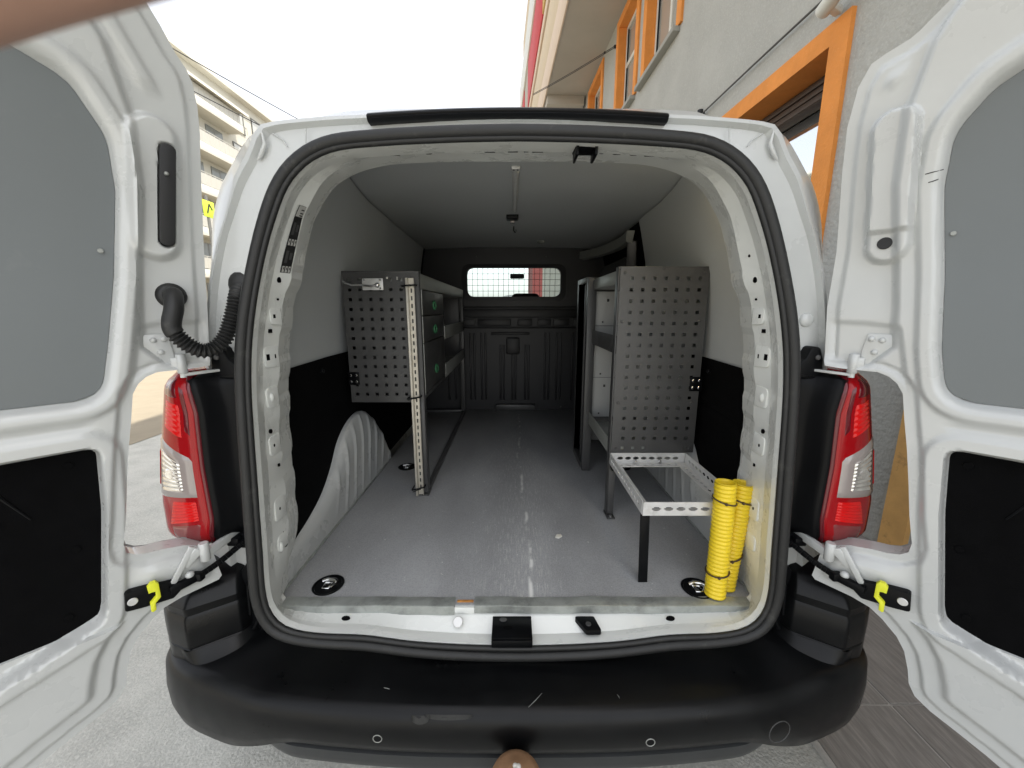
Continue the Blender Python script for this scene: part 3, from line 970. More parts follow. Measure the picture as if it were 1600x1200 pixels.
# ================================================================== tail lights and their black housings
def arc_plan(pts, n=5):
    return cat_rom(pts, n)
for sx in (-1, 1):
    # housing between seal and lamp
    zs = list(np.linspace(.805, 1.225, 16)) + [1.235, 1.243, 1.248]
    rings = []
    for z in zs:
        t = min(1.0, max(0.0, (z - 1.215) / .033))
        lo = min(1.0, max(0.0, (.83 - z) / .025))
        k = .03 * t ** 2 + .015 * lo ** 2
        out = .0
        xl = float(np.interp(z, [.795, .82, .878, 1.009, 1.144, 1.22, 1.237], [.758, .742, .734, .737, .731, .742, .748])) - .737
        plan = [(.656, .055), (.658, .014 + k), (.672, .006 + k), (.690 + xl * .5, -.004 + k), (.705 + xl * .8, -.010 + k), (.7115 + xl, -.030 + k * 1.1), (.717 + xl, -.036 + k * 1.1), (.7205 + xl, -.048 + k * 1.1), (.728 + xl, -.053 + k * 1.1), (.745 + xl, -.050 + k), (.785, -.02 + k), (.785, .06)]
        rings.append([(sx * x, y, z - .02 * t * (x - .66) / .08) for x, y in plan])
    build(MB().loft(rings, True, True, True), "light_housing", BLK, van, 62)
    # tab with screw above the housing
    poly = roundpoly([(.632, 1.215), (.724, 1.215), (.718, 1.262), (.708, 1.290), (.688, 1.292), (.676, 1.262), (.636, 1.232)], [.004, .004, .01, .012, .012, .01, .004], 4)
    mb = MB().prism([(sx * x, z) for x, z in poly], XZ, .03, .004, 0)
    mb = MB().prism([(x, -z) for x, z in [(sx * a, b) for a, b in poly]], mat3((0, 0, 0), (1, 0, 0), (0, 0, -1), (0, -1, 0)), -.03, .006, .004, 3)
    tab = build(mb, "housing_tab", BLK, van, 40)
    build(MB().cyl((sx * .703, -.004, 1.266), (sx * .703, -.010, 1.266), .006, 14, bev=.0015), "tab_screw", STEEL, tab)
    # lamp
    tl = thing("tail_light", None, None, (sx * .78, 0, 1.03), parent=van)
    tl["label"] = "red and clear tail light on the %s rear corner" % ("left" if sx < 0 else "right")
    def plan_at(z, infl=0.0):
        xi = float(np.interp(z, [.795, .82, .878, 1.009, 1.144, 1.22, 1.237], [.766, .744, .734, .737, .731, .742, .750]))
        xo = float(np.interp(z, [.795, .845, .919, 1.088, 1.213, 1.237], [.862, .880, .879, .851, .824, .806]))
        t = min(1, max(0, (z - 1.195) / .042)) ** 2
        b = min(1, max(0, (.84 - z) / .045)) ** 2
        k = .03 * t + .035 * b
        w = xo - xi
        P = [(xi - .004, .05), (xi - .004, -.038 + k), (xi + .003, -.054 + k), (xi + .014, -.060 + k), (xi + w * .42, -.060 + k), (xo - .036, -.050 + k), (xo - .012, -.032 + k), (xo, -.004 + k * .5), (xo + .014, .06), (xo + .02, .13)]
        return cat_rom(P, 4), (xi, xo)
    def lens_seg(name, z0, z1, m, nrow=14, infl=0.0, parent=tl):
        rings = []
        for z in np.linspace(z0, z1, nrow):
            P, _ = plan_at(float(z))
            cxm = sum(p[0] for p in P) / len(P)
            rings.append([(sx * (x + infl * (1 if x > cxm else -1) * .7), y - infl, float(z)) for x, y in P])
        mb = MB().loft(rings, False)
        mb.add(rings[0], [tuple(range(len(rings[0])))])
        mb.add(rings[-1], [tuple(range(len(rings[-1])))])
        return build(mb, name, m, parent, 40)
    lens_seg("lens", .797, 1.238, REDL, 40)
    def on_lens(z, t, off):
        """point on the rear face: t 0 inner..1 outer"""
        P, (xi, xo) = plan_at(z)
        x = xi + (xo - xi) * t
        # nearest y by interpolation along the rear part
        rear = [(p[0], p[1]) for p in P[6:30]]
        y = float(np.interp(x, [p[0] for p in rear], [p[1] for p in rear]))
        return Vector((sx * x, y - off, z))
    def lens_patch(name, corners, m, off, nu=8, nv=10, ridge_=0.0, ridges=0):
        """corners: [(z,t)]*4 as bl, br, tr, tl"""
        rows = []
        for j in range(nv + 1):
            v = j / nv
            row = []
            for i in range(nu + 1):
                u = i / nu
                z = (corners[0][0] * (1 - u) + corners[1][0] * u) * (1 - v) + (corners[3][0] * (1 - u) + corners[2][0] * u) * v
                t = (corners[0][1] * (1 - u) + corners[1][1] * u) * (1 - v) + (corners[3][1] * (1 - u) + corners[2][1] * u) * v
                e = off + (ridge_ * (0.5 + .5 * math.sin(v * ridges * 2 * math.pi)) if ridges else 0)
                if i in (0, nu) or j in (0, nv):
                    e = -.001
                row.append(on_lens(z, t, e))
            rows.append(row)
        return build(MB().loft(rows, False), name, m, tl, 50)
    lens_patch("side_reflector", [(1.085, .13), (1.10, .24), (1.215, .22), (1.205, .12)], REDD, .0012)
    lens_patch("brake_reflector", [(1.085, .28), (1.115, .74), (1.175, .70), (1.165, .28)], REDB, .0014, 8, 40, .0012, 6)
    lens_patch("top_lens", [(1.178, .26), (1.185, .80), (1.224, .72), (1.224, .30)], REDD, .0010)
    # clear section: pale frame with a lamp behind it
    lens_patch("clear_frame", [(.938, .13), (.934, .98), (1.094, .98), (1.036, .13)], CLR, .0042, 12, 12)
    lens_patch("turn_reflector", [(.958, .30), (.956, .80), (1.062, .80), (1.024, .32)], CLRR, .0056, 10, 50, .0014, 8)
    lens_patch("outer_red_strip", [(.958, .86), (.960, .95), (1.062, .95), (1.058, .86)], REDB, .0060)
    lens_patch("lower_reflector", [(.880, .16), (.866, .74), (.928, .60), (.928, .16)], REDB, .0014, 8, 44, .0012, 7)
    lens_patch("bottom_lens", [(.812, .16), (.816, .66), (.862, .72), (.874, .12)], REDP, .0012)
    pb = on_lens(1.000, .55, .0)
    build(MB().cyl(pb + Vector((0, .03, 0)), pb - Vector((0, .008, 0)), .015, 18, bev=.004), "bulb", CLRR, tl)
    # dark red rim on the inner edge
    mb = MB()
    path = []
    for z in np.linspace(.81, 1.232, 30):
        P, (xi, xo) = plan_at(float(z))
        path.append((sx * (xi + .004), P[8][1] + .005, float(z)))
    mb.tube(path, .0075, 8)
    build(mb, "lamp_rim", REDD, tl, 60)
    # gutter below the lamp
    poly = [(.640, .46), (.72, .46), (.725, .70), (.70, .735), (.664, .738), (.646, .70)]
    mb = MB().prism([(sx * a, -b) for a, b in poly], mat3((0, 0, 0), (1, 0, 0), (0, 0, -1), (0, -1, 0)), -.03, .004, .004)
    build(mb, "gutter_trim", BLK, van)
    mb = MB()
    mb.tube([(sx * .668, -.008, .71), (sx * .672, -.012, .62), (sx * .690, -.016, .56), (sx * .700, -.018, .54)], .005, 8)
    mb.tube([(sx * .690, -.006, .705), (sx * .706, -.012, .66), (sx * .708, -.014, .58)], .004, 8)
    mb.tube([(sx * .652, -.006, .64), (sx * .664, -.012, .57), (sx * .68, -.016, .535)], .004, 8)
    build(mb, "gutter_rib", BLK, van, 60)
    # strap bracket on the body
    mb = MB().box(min(sx * .655, sx * .712), max(sx * .655, sx * .712), -.012, .03, .772, .815, .006)
    mb.box(min(sx * .70, sx * .73), max(sx * .70, sx * .73), -.03, .03, .79, .812, .004)
    build(mb, "strap_bracket", BLK, van)

# ================================================================== bumper
lipc = cat_rom([(0, -.195), (.15, -.194), (.30, -.189), (.45, -.178), (.58, -.163), (.66, -.144), (.72, -.126), (.765, -.112), (.812, -.096), (.858, -.074), (.898, -.040), (.922, .01), (.936, .08), (.946, .30)], 6)
inc = cat_rom([(0, -.04), (.15, -.04), (.29, -.04), (.43, -.04), (.55, -.04), (.63, -.035), (.66, -.02), (.67, .0), (.68, .05), (.69, .10), (.70, .15), (.72, .30)], 6)
def mirrored(f):
    a = f[:]
    return [(-x, y) for x, y in a[:0:-1]] + a
_q = np.linspace(0, len(inc) - 1, len(lipc))
inc = [(float(np.interp(q, range(len(inc)), [p[0] for p in inc])), float(np.interp(q, range(len(inc)), [p[1] for p in inc]))) for q in _q]
lipm, inm = mirrored(lipc), mirrored(inc)
rows = []
n_ = len(lipm)
for i in range(n_):
    a = Vector(lipm[max(i - 1, 0)])
    b_ = Vector(lipm[min(i + 1, n_ - 1)])
    t = (b_ - a).normalized()
    nrm = Vector((t.y, -t.x))           # outward
    L, I = Vector(lipm[i]), Vector(inm[i])
    ax = abs(L.x)
    up = .028 * float(smooth(np.array((ax - .60) / .16)))
    row = []
    for q, z in ((0, .500), (.3, .4995), (.7, .4985), (.93, .4975)):
        p = I + (L - I) * q
        row.append((p.x, p.y, z + up * (1 - q * .6)))
    bulge = 1 + .25 * float(smooth(np.array((ax - .55) / .25)))
    low = .065 * float(smooth(np.array((ax - .50) / .22)))
    for o, z in ((0.0, .4945), (.010, .486), (.018, .470), (.0225, .445), (.021, .415), (.014, .392), (.004, .381), (-.012, .378), (-.05, .378)):
        p = L + nrm * (o * bulge if o > 0 else o)
        row.append((p.x, p.y, z + up * (.5 if z > .46 else 0) - low * max(0.0, min(1.0, (.475 - z) / .09))))
    rows.append(row)
bump = build(MB().loft(rows, False), "bumper", BUMP, van, 35)
# lower valance
rows = []
for i in range(n_):
    x, y = lipm[i]
    if abs(x) > .70:
        continue
    ins = .03 * float(smooth(np.array((abs(x) - .52) / .16)))
    rows.append([(x, y + o + ins, z) for o, z in ((.05, .375), (.010, .372), (.000, .37), (-.006, .368), (-.006, .345), (.0, .325), (.012, .306), (.05, .285))])
build(MB().loft(rows, False), "lower_valance", mat("valance_plastic", (.028, .03, .031), .42, var=.15, vscale=9, bump=.12, bscale=600, bdist=.0006), van, 35)
# corner towers
for sx in (-1, 1):
    P0 = [(.706, .30), (.706, .01), (.720, -.034), (.812, -.094), (.878, -.072), (.924, -.032), (.944, .03), (.953, .14), (.956, .30)]
    RR = [.01, .02, .012, .016, .06, .06, .06, .06, .01]
    P0 = roundpoly(P0, RR, 5)
    CX, CY = .80, .11
    rings = []
    for z, ins, k in [(.47, .002, 1), (.530, .002, 1), (.541, .003, 1), (.5435, .006, 1), (.546, .006, 1), (.549, .002, 1), (.585, .002, 1), (.625, .004, 1), (.634, .008, .995), (.655, 0, .965), (.675, 0, .915), (.692, 0, .835), (.704, 0, .72), (.711, 0, .55), (.715, 0, .28)]:
        P = []
        for x, y in P0:
            d_ = Vector((CX - x, CY - y))
            L_ = d_.length + 1e-6
            q = Vector((x, y)) + d_ / L_ * ins
            q = Vector((CX, CY)) + (q - Vector((CX, CY))) * k
            P.append((sx * q.x, q.y, z - .02 * (1 - k) * 0))
        rings.append(P)
    tw_ = build(MB().loft(rings, True, False, True), "bumper_corner", BUMP, van, 26)
    build(MB().prism(roundpoly([(sx * .80, .0), (sx * .83, .0), (sx * .83, .02), (sx * .80, .02)], .005, 3), mat3((0, 0, 0), (1, 0, 0), (0, 1, 0), (0, 0, 1)), .69, .7045, .001), "corner_clip", BLK, tw_)
# concave webs from the step up to the towers
for sx in (-1, 1):
    T_ = cat_rom([(.702, .03), (.708, .0), (.728, -.038), (.77, -.066), (.812, -.092), (.838, -.086)], 4)
    B_ = cat_rom([(.640, .0), (.645, -.05), (.672, -.098), (.725, -.116), (.785, -.104), (.838, -.080)], 4)
    rows = []
    for (tx, ty), (bx, by) in zip(T_, B_):
        row = []
        for v in np.linspace(0, 1, 10):
            row.append((sx * (tx + (bx - tx) * v), ty + (by - ty) * v, .5425 - .0435 * (1 - (1 - v) ** 2.2)))
        rows.append(row)
    build(MB().loft(rows, False), "bumper_web", BUMP, van, 40)
# sensors, towing-eye cover
def lip_y(x, off):
    return float(np.interp(x, [p[0] for p in lipm], [p[1] for p in lipm])) - off
for x, z in ((-.312, .437), (.297, .428)):
    s_ = MB()
    y = lip_y(x, .0225)
    s_.cyl((x, y + .01, z), (x, y - .0012, z), .0088, 24, bev=.001)
    so = build(s_, "parking_sensor", BLK, bump)
    m2 = MB()
    m2.tube([(x + .0098 * math.cos(a), y - .0005, z + .0098 * math.sin(a)) for a in np.linspace(0, 2 * math.pi, 24, endpoint=False)], .0011, 6, loop=True)
    build(m2, "sensor_ring", STEELL, bump)
x, z = .600, .428
y = lip_y(x, .030)
m2 = MB()
sl = (lip_y(.63, 0) - lip_y(.57, 0)) / .06
m2.tube([(x + .027 * math.cos(a), y + sl * .027 * math.cos(a) + .05 * (.027 * math.sin(a)) - .001, z + .027 * math.sin(a)) for a in np.linspace(0, 2 * math.pi, 36, endpoint=False)], .0011, 6, loop=True)
build(m2, "tow_eye_cover", mat("seam", (.05, .05, .05), .5), bump)
# scuffs on the bumper lip and a scratch on the ledge
def lip_strip(name, x0, x1, o0, z0, o1, z1, m, wob):
    rows = []
    for k in range(19):
        t = k / 18
        x = x0 + (x1 - x0) * t
        w = math.sin(math.pi * t) ** .5
        a_ = (x, lip_y(x, o0 + .0006), z0 - wob * math.sin(t * 5))
        b_ = (x, lip_y(x, o1 + .0006), z0 + (z1 - z0) * w - wob * math.sin(t * 5))
        rows.append([a_, tuple((p + q) / 2 for p, q in zip(a_, b_)), b_])
    return build(MB().loft(rows, False), name, m, bump)
SCF = mat("scuffed_plastic", (.022, .022, .020), .75, var=.3, vscale=120)
lip_strip("scuff_mark", -.205, -.10, .0065, .4895, .0130, .4825, SCF, .0006)
lip_strip("scuff_mark", -.235, -.195, .0085, .488, .0165, .474, SCF, .001)
for (x0, y0), (x1, y1) in (((.025, -.192), (.058, -.160)), ((.235, -.172), (.232, -.163)), ((-.30, -.150), (-.315, -.147))):
    m2 = MB().tube([(x0, y0, .4988), ((x0 + x1) / 2 + .001, (y0 + y1) / 2, .4992), (x1, y1, .4994)], [.0004, .0008, .0004], 5)
    build(m2, "scratch", STEELL, bump)
# tow ball under its weathered cover
tb = MB()
prof = [(.0, .052), (.018, .051), (.022, .047), (.036, .044), (.050, .034), (.056, .018), (.057, -.03), (.050, -.05), (0, -.052)]
tb.loft([[(-.004 + r_ * math.cos(a) + 1e-4, -.285 + r_ * math.sin(a), .408 + z_) for a in np.linspace(0, 2 * math.pi, 28, endpoint=False)] for r_, z_ in [(max(p[0], 1e-3), p[1]) for p in prof]], True, True, True)
tw = build(tb, "tow_ball_cover", BROWN, van, 50)
g_ = MB()
for k in range(9):
    a = random.uniform(0, 6.28)
    r_ = random.uniform(0, .016)
    g_.sphere((-.004 + r_ * math.cos(a), -.285 + r_ * math.sin(a), .461), random.uniform(.003, .007), 8, 6, (1, 1, .6))
build(g_, "grease_smear", PALE, tw, 70)
mb = MB().box(-.035, .03, -.27, .2, .30, .345, .01)
mb.cyl((-.004, -.285, .33), (-.004, -.285, .37), .016, 14)
build(mb, "tow_bar", BLK, van)

# ================================================================== rear doors
ANGD = R(43)
def make_door(side, width, shift, topL, utop, label):
    d = Vector((side * math.sin(ANGD), -math.cos(ANGD), 0))
    nn = Vector((-side * math.cos(ANGD), -math.sin(ANGD), 0))
    Hp = Vector((side * .775, -.08, 0))
    root = thing("rear_door", None, None, tuple(Hp + d * .2 + Vector((0, 0, .5))), parent=van)
    root["label"] = label
    Wd = lambda s, z, n_: Hp + d * s + nn * n_ + Vector((0, 0, z))
    base = lambda z: .09 * (np.clip(np.asarray(z, float) - 1.4, 0, 1) / .5) ** 2
    edge = topL + [(1.381, -.100), (1.262, -.090), (1.250, -.086), (1.247, -.060), (1.246, -.02), (1.2455, .004), (1.238, .022), (1.225, .036), (1.205, .047), (1.15, .057), (1.09, .069), (1.02, .081), (.95, .092), (.89, .104), (.868, .102), (.857, .090), (.851, .072), (.848, .045), (.840, .010), (.825, -.02), (.81, -.036), (.73, -.047), (.722, -.040), (.7195, -.01), (.716, .030), (.708, .062), (.692, .085), (.665, .112), (.639, .127), (.60, .138), (.568, .144), (.545, .156), (.528, .182), (.512, .222), (.495, .262), (.476, .30), (.462, .36), (.452, .45), (.447, .60)]
    ez = np.array([e[0] for e in edge])
    es = np.array([e[1] for e in edge])
    es = np.minimum(es, width - .05)
    zt, zb = ez[0], ez[-1]
    zl = sorted(set(list(np.round(np.arange(zb, zt, .0052), 5)) + list(np.round(np.arange(1.455, 1.765, .0032), 5)) + [float(z) for z in ez]), reverse=True)
    zl = np.array([z for i, z in enumerate(zl) if i == 0 or zl[i - 1] - z > .0004 or z in ez])
    smin = np.interp(-zl, -ez, es)
    # fixed columns, clipped at the hinge-side outline of each row
    cols = np.array(list(np.arange(-.280, -.130, .006)) + list(np.arange(-.130, .035, .003)) + list(np.arange(.035, .36, .0042)) + list(np.arange(.36, width - .12, .012)) + list(np.arange(width - .12, width, .006)) + [width])
    NC = len(cols)
    # the columns lean with the panel edges so that the pressings stay clean
    shear = np.interp(-zl, [-1.96, -1.65, -1.44, -1.30, -1.195, -1.108, -.97, -.765, -.55, -.44], [0, 0, .024, .052, .072, .092, .104, .133, .15, .15])
    fade = np.clip((width - .14 - cols) / .2, 0, 1)
    Sg = np.maximum(cols[None, :] + shear[:, None] * fade[None, :], smin[:, None])
    Sg[:, 0] = smin
    Sg[:, -1] = width
    Zg = np.repeat(zl[:, None], NC, 1)
    outline = [(float(s), float(z)) for s, z in zip(smin, zl)] + [(width, float(zb)), (width, float(zt))]
    # feature polygons
    up = roundpoly([(width - .09, utop[-1]), (.125 + shift, utop[0]), (.050 + shift, utop[1]), (.012 + shift, 1.69), (.012 + shift, 1.60), (.036 + shift, 1.44), (.064 + shift * .6, 1.30), (.088 + shift * .5, 1.195), (width - .09, 1.195)],
                   [.03, .05, .06, .08, .1, .3, .3, .06, .05], 7)
    lw = roundpoly([(width - .09, 1.106), (.107 + shift * .45, 1.108), (.118 + shift * .5, .97), (.147 + shift * .5, .765), (.155 + shift * .5, .735), (.30, .69), (width - .09, .60)], [.05, .022, .3, .03, .03, .2, .05], 6)
    def height(Sx, Zx, feat=True):
        n0 = base(Zx)
        e = -sdf(outline, Sx, Zx)
        h = n0 + .007 * smooth((e - .016) / .008)
        sc_ = np.interp(Zx, [1.24, 1.30, 1.38, 1.608, 1.736, 1.83, 1.96], [-.03, .018, .012, -.018, -.020, .0, .07])
        up_m = smooth((Zx - 1.245) / .03)
        h = h + .016 * smooth((Sx - sc_ + .006) / .014) * up_m + .016 * (1 - up_m)
        if side > 0:
            du = sdf(roundpoly([(-.03, 1.352), (.028, 1.345), (.060, 1.20), (-.3, 1.20), (-.3, 1.36)], .012, 4), Sx, Zx)
        else:
            du = sdf(roundpoly([(-.02, 1.352), (.026, 1.345), (.055, 1.20), (-.3, 1.20), (-.3, 1.36)], .012, 4), Sx, Zx)
        h = h - .008 * smooth(-du / .010) * smooth((e - .004) / .02)
        if feat:
            d1 = sdf(up, Sx, Zx)
            h = h + .008 * smooth((.034 - d1) / .010) - .006 * smooth((.012 - d1) / .010) - .026 * smooth((-d1 + .003) / .012)
            d2 = sdf(lw, Sx, Zx)
            h = h + .007 * smooth((.034 - d2) / .009) - .040 * smooth((-d2 + .003) / .012)
            # strengthening swage on the upper corner
            dd = np.abs((Sx - (-.045 + (1.90 - Zx) * .02)) - (Zx - 1.80) * .55)
            h = h + .008 * smooth((.020 - dd) / .014) * smooth((Zx - 1.77) / .03) * smooth((e - .03) / .03)
            # bottom arm bulge by the strap
            h = h + .010 * np.exp(-((Zx - .80) / .03) ** 2) * smooth((.12 - Sx) / .06) * smooth((e - .01) / .03)
            # groove line across the middle rail
            h = h - .003 * np.exp(-((Zx - 1.152) / .005) ** 2) * smooth((Sx - .10) / .03)
            # fold near the lower edge
            h = h + .010 * smooth((e - .045) / .015) * (Zx < .72)
            def capsule(a, b):
                ax, az = a
                bx, bz = b
                L = (bx - ax) ** 2 + (bz - az) ** 2
                t = np.clip(((Sx - ax) * (bx - ax) + (Zx - az) * (bz - az)) / L, 0, 1)
                return np.hypot(Sx - ax - t * (bx - ax), Zx - az - t * (bz - az))
            if side > 0:
                c = capsule((-.032, 1.712), (-.016, 1.503))
                h = h + .030 * smooth((.038 - c) / .012) * (1 - .35 * smooth((1.535 - Zx) / .012))
            else:
                c = capsule((-.047, 1.705), (-.030, 1.515))
                h = h + .018 * smooth((.043 - c) / .016)
                c2 = capsule((-.065, 1.685), (-.045, 1.515))
                h = h - .016 * smooth((.014 - c2) / .005)
        return h
    Hg = height(Sg, Zg)
    nr = len(zl)
    Fv = [Wd(Sg[i, j], Zg[i, j], Hg[i, j]) for i in range(nr) for j in range(NC)]
    Bv = [Wd(Sg[i, j] + (.004 if j == 0 else 0), Zg[i, j], float(base(Zg[i, j])) - .030) for i in range(nr) for j in range(NC)]
    fs = []
    o2 = nr * NC
    idx = lambda i, j: i * NC + j
    for i in range(nr - 1):
        for j in range(NC - 1):
            q = (idx(i, j), idx(i + 1, j), idx(i + 1, j + 1), idx(i, j + 1))
            fs.append(q)
            fs.append(tuple(o2 + k for k in q[::-1]))
    loop = [idx(i, 0) for i in range(nr)] + [idx(nr - 1, j) for j in range(1, NC)] + [idx(i, NC - 1) for i in range(nr - 2, -1, -1)] + [idx(0, j) for j in range(NC - 2, 0, -1)]
    for a, b in zip(loop, loop[1:] + loop[:1]):
        fs.append((a, b, o2 + b, o2 + a))
    build(MB().add(Fv + Bv, fs), "door_shell", WHITE, root, 50)
    # panels
    def panel(poly, off, name, m, inset, step=.03):
        P = np.array(poly)
        zlo, zhi = P[:, 1].min() + .0005, P[:, 1].max() - .0005
        zz = np.linspace(zhi, zlo, 60)
        rows = []
        for z in zz:
            xs = []
            for k in range(len(P)):
                a, b = P[k], P[(k + 1) % len(P)]
                if (a[1] > z) != (b[1] > z):
                    xs.append(a[0] + (b[0] - a[0]) * (z - a[1]) / (b[1] - a[1]))
            xs.sort()
            a, b = xs[0], xs[-1]
            rows.append([Wd(s, z, float(base(z)) + off) for s in np.linspace(a, b, 12)])
        back = [[p - nn * .006 for p in r_] for r_ in rows]
        mb = MB().loft(rows, False)
        nb = len(mb.v)
        mb.loft(back, False)
        nR, nC = len(rows), 12
        lp_ = [i * nC for i in range(nR)] + [(nR - 1) * nC + j for j in range(1, nC)] + [i * nC + nC - 1 for i in range(nR - 2, -1, -1)] + list(range(nC - 2, 0, -1))
        for a, b in zip(lp_, lp_[1:] + lp_[:1]):
            mb.f.append((a, b, nb + b, nb + a))
        return build(mb, name, m, root, 40)
    def shrink(poly, q):
        c = np.mean(np.array(poly), 0)
        out = []
        m_ = len(poly)
        for i in range(m_):
            a, b = np.array(poly[i - 1]), np.array(poly[(i + 1) % m_])
            t = b - a
            t = t / (np.linalg.norm(t) + 1e-9)
            nv = np.array((-t[1], t[0]))
            p = np.array(poly[i])
            if np.dot(nv, c - p) < 0:
                nv = -nv
            out.append(tuple(p + nv * q))
        return out
    panel(shrink(up, .006), .023 - .026 + .009, "window_board", BOARD, 0)
    panel(shrink(lw, .007), .029 - .040 + .006, "lower_panel", FELT, 0)
    hz = lambda s, z: float(height(np.array([s]), np.array([z]))[0])
    # board screw
    s0, z0 = (.049, 1.487) if side < 0 else (.067, 1.516)
    p = Wd(s0 + .004, z0, float(base(z0)) + .007)
    build(MB().cyl(p, p + nn * .003, .0045, 14, bev=.001), "board_screw", STEELL, root)
    for s_, z_ in ((.155, 1.075), (.17, .90), (.20, .76), (.36, 1.07), (.36, .80)):
        p = Wd(s_, z_, -.006 + .001)
        build(MB().cyl(p, p + nn * .002, .008, 16, bev=.0015), "panel_clip", FELT, root)
    # faint moulded shape on the lower panel
    mb = MB().tube([Wd(.245, 1.045, -.004), Wd(.215, .985, -.004)], [.003, .0015], 6)
    build(mb, "panel_crease", BLK, root)
    # hinge plate with bolts and knuckle
    hp_ = [(.014, 1.325), (-.023, 1.325), (-.028, 1.290), (-.030, 1.252), (-.007, 1.252), (.020, 1.300)]
    off = hz(-.004, 1.30) + .001
    M_ = mat3(Hp + nn * off, d, (0, 0, 1), nn)
    hg = MB().prism(roundpoly(hp_, .005, 3), M_, -.002, .004, .0015)
    hinge = build(hg, "hinge", WHITE, root, 40)
    hb = MB()
    for s_, z_ in ((.001, 1.312), (-.016, 1.314), (-.008, 1.286)):
        p = Wd(s_, z_, off + .004)
        hb.sphere(p, .0062, 12, 8, (1, 1, 1))
    kp = Wd(-.038, 1.238, off + .010)
    hb.cyl(kp, kp + Vector((0, 0, .042)), .0095, 18, bev=.0015)
    hb.bar(Wd(-.022, 1.262, off + .003), Wd(-.040, 1.262, off + .010), .016, .022, .003)
    hb.cyl(kp - Vector((0, 0, .010)), kp, .006, 12)
    hb.bar(kp - Vector((0, 0, .004)), Vector((side * .70, .005, 1.236)), .012, .006, .001)
    hb.v and None
    hinge_k = build(hb, "hinge_knuckle", WHITE, root, 45)
    # lower hinge
    off2 = hz(.02, .80)
    lh = MB()
    lh.bar(Wd(.045, .765, off2 + .004), Wd(.000, .845, off2 + .012), .012, .008, .002, up=nn)
    lh.bar(Wd(.020, .80, off2 + .004), Wd(-.012, .835, off2 + .014), .02, .008, .003, up=nn)
    lh.sphere(Wd(.012, .775, off2 + .004), .009, 12, 8)
    lh.cyl(Wd(-.020, .80, off2 + .012), Wd(-.020, .845, off2 + .012), .010, 16, bev=.0015)
    lh.bar(Wd(-.020, .815, off2 + .012), Vector((side * .72, .01, .815)), .012, .02, .002)
    build(lh, "lower_hinge", WHITE, root, 45)
    # check strap: bracket on the door and rod to the body
    off3 = hz(.085, .765) + .001
    M_ = mat3(Hp + nn * off3, d, (0, 0, 1), nn)
    bp_ = roundpoly([(.118, .790), (.122, .748), (.095, .742), (.045, .735), (.030, .748), (.036, .775), (.080, .787)], .006, 3)
    cs = build(MB().prism(bp_, M_, -.002, .016, .003), "check_strap_bracket", BLK, root, 40)
    rod = MB()
    p0 = Vector((side * .690, -.02, .800))
    p3 = Wd(.05, .760, off3 + .020)
    p1 = p0 + (p3 - p0) * .35 + Vector((0, 0, -.010))
    p2 = p0 + (p3 - p0) * .66 + Vector((0, 0, -.010))
    pts = [tuple(x) for x in cat_rom([tuple(p0), tuple(p1), tuple(p2), tuple(p3)], 5)]
    for a, b in zip(pts, pts[1:]):
        rod.bar(a, b, .007, .013, .001)
    rod.bar(p2, p3, .014, .018, .003)
    rod.box(-.012, .012, -.008, .008, -.010, .010, .003, Matrix.Translation(p2))
    build(rod, "check_strap", BLK, root, 40)
    p = Wd(.108, .767, off3 + .016)
    build(MB().cyl(p, p + nn * .003, .0085, 16, bev=.001), "strap_bolt", ZINC, root)
    # lime hook
    hk = [(.082, .800), (.064, .806), (.055, .797), (.055, .770), (.062, .760), (.063, .748), (.061, .728), (.070, .724), (.074, .748), (.073, .762), (.066, .772), (.066, .788), (.076, .788)]
    hk = [(.082, .775), (.083, .800), (.070, .808), (.058, .800), (.056, .762), (.061, .752), (.077, .742), (.078, .716), (.069, .712), (.066, .738), (.064, .742)]
    hkp = [(.086, .778), (.087, .797), (.079, .806), (.068, .806), (.061, .797), (.061, .755), (.075, .742), (.076, .722), (.084, .718), (.088, .722), (.087, .747), (.072, .760), (.071, .776), (.077, .778)]
    hkp = [(.074 + (q[0] - .074) * .72, .765 + (q[1] - .765) * .78) for q in hkp]
    M2 = mat3(Hp + nn * (off3 + .016), d, (0, 0, 1), nn)
    build(MB().prism(hkp, M2, 0, .010, .0015), "strap_hook", YELG, root, 40)
    if side < 0:
        # dark slot of the lock
        pts = []
        ax, az, bx, bz = -.0655, 1.685, -.0455, 1.515
        t_ = Vector((bx - ax, bz - az)).normalized()
        nrm_ = Vector((-t_.y, t_.x))
        poly = []
        for k in range(9):
            a = math.pi * k / 8
            q = Vector((ax, az)) - t_ * .010 * math.sin(a) + nrm_ * .0125 * math.cos(a)
            poly.append((q.x, q.y))
        for k in range(9):
            a = math.pi * k / 8
            q = Vector((bx, bz)) + t_ * .010 * math.sin(a) - nrm_ * .0125 * math.cos(a)
            poly.append((q.x, q.y))
        zc = 1.60
        zm, sl0 = 1.60, .144
        M3 = mat3(Hp + nn * (float(base(zm)) + .023 + .006 - sl0 * zm), d, Vector((0, 0, 1)) + nn * sl0, nn)
        sl_ = build(MB().prism(poly, M3, -.012, .004, .002), "latch_cover", BLKD, root, 40)
        p = Wd(-.058, 1.64, float(base(1.64)) + .034)
        build(MB().sphere(p, .004, 10, 6), "cover_screw", STEELL, root)
        # grommet of the wiring conduit
        p = Wd(-.040, 1.405, hz(-.04, 1.405))
        gm = MB().tube([p - nn * .004, p + nn * .006, p + nn * .012, p + nn * .013], [.027, .026, .020, .010], 24)
        build(gm, "conduit_grommet", RUB, root, 50)
        globals()["GROM"] = p + nn * .010
        globals()["GROMN"] = nn.copy()
    else:
        p = Wd(-.020, 1.507, hz(-.020, 1.507))
        build(MB().cyl(p - nn * .002, p + nn * .0025, .0115, 20, bev=.0008), "latch_hole", BLKD, root)
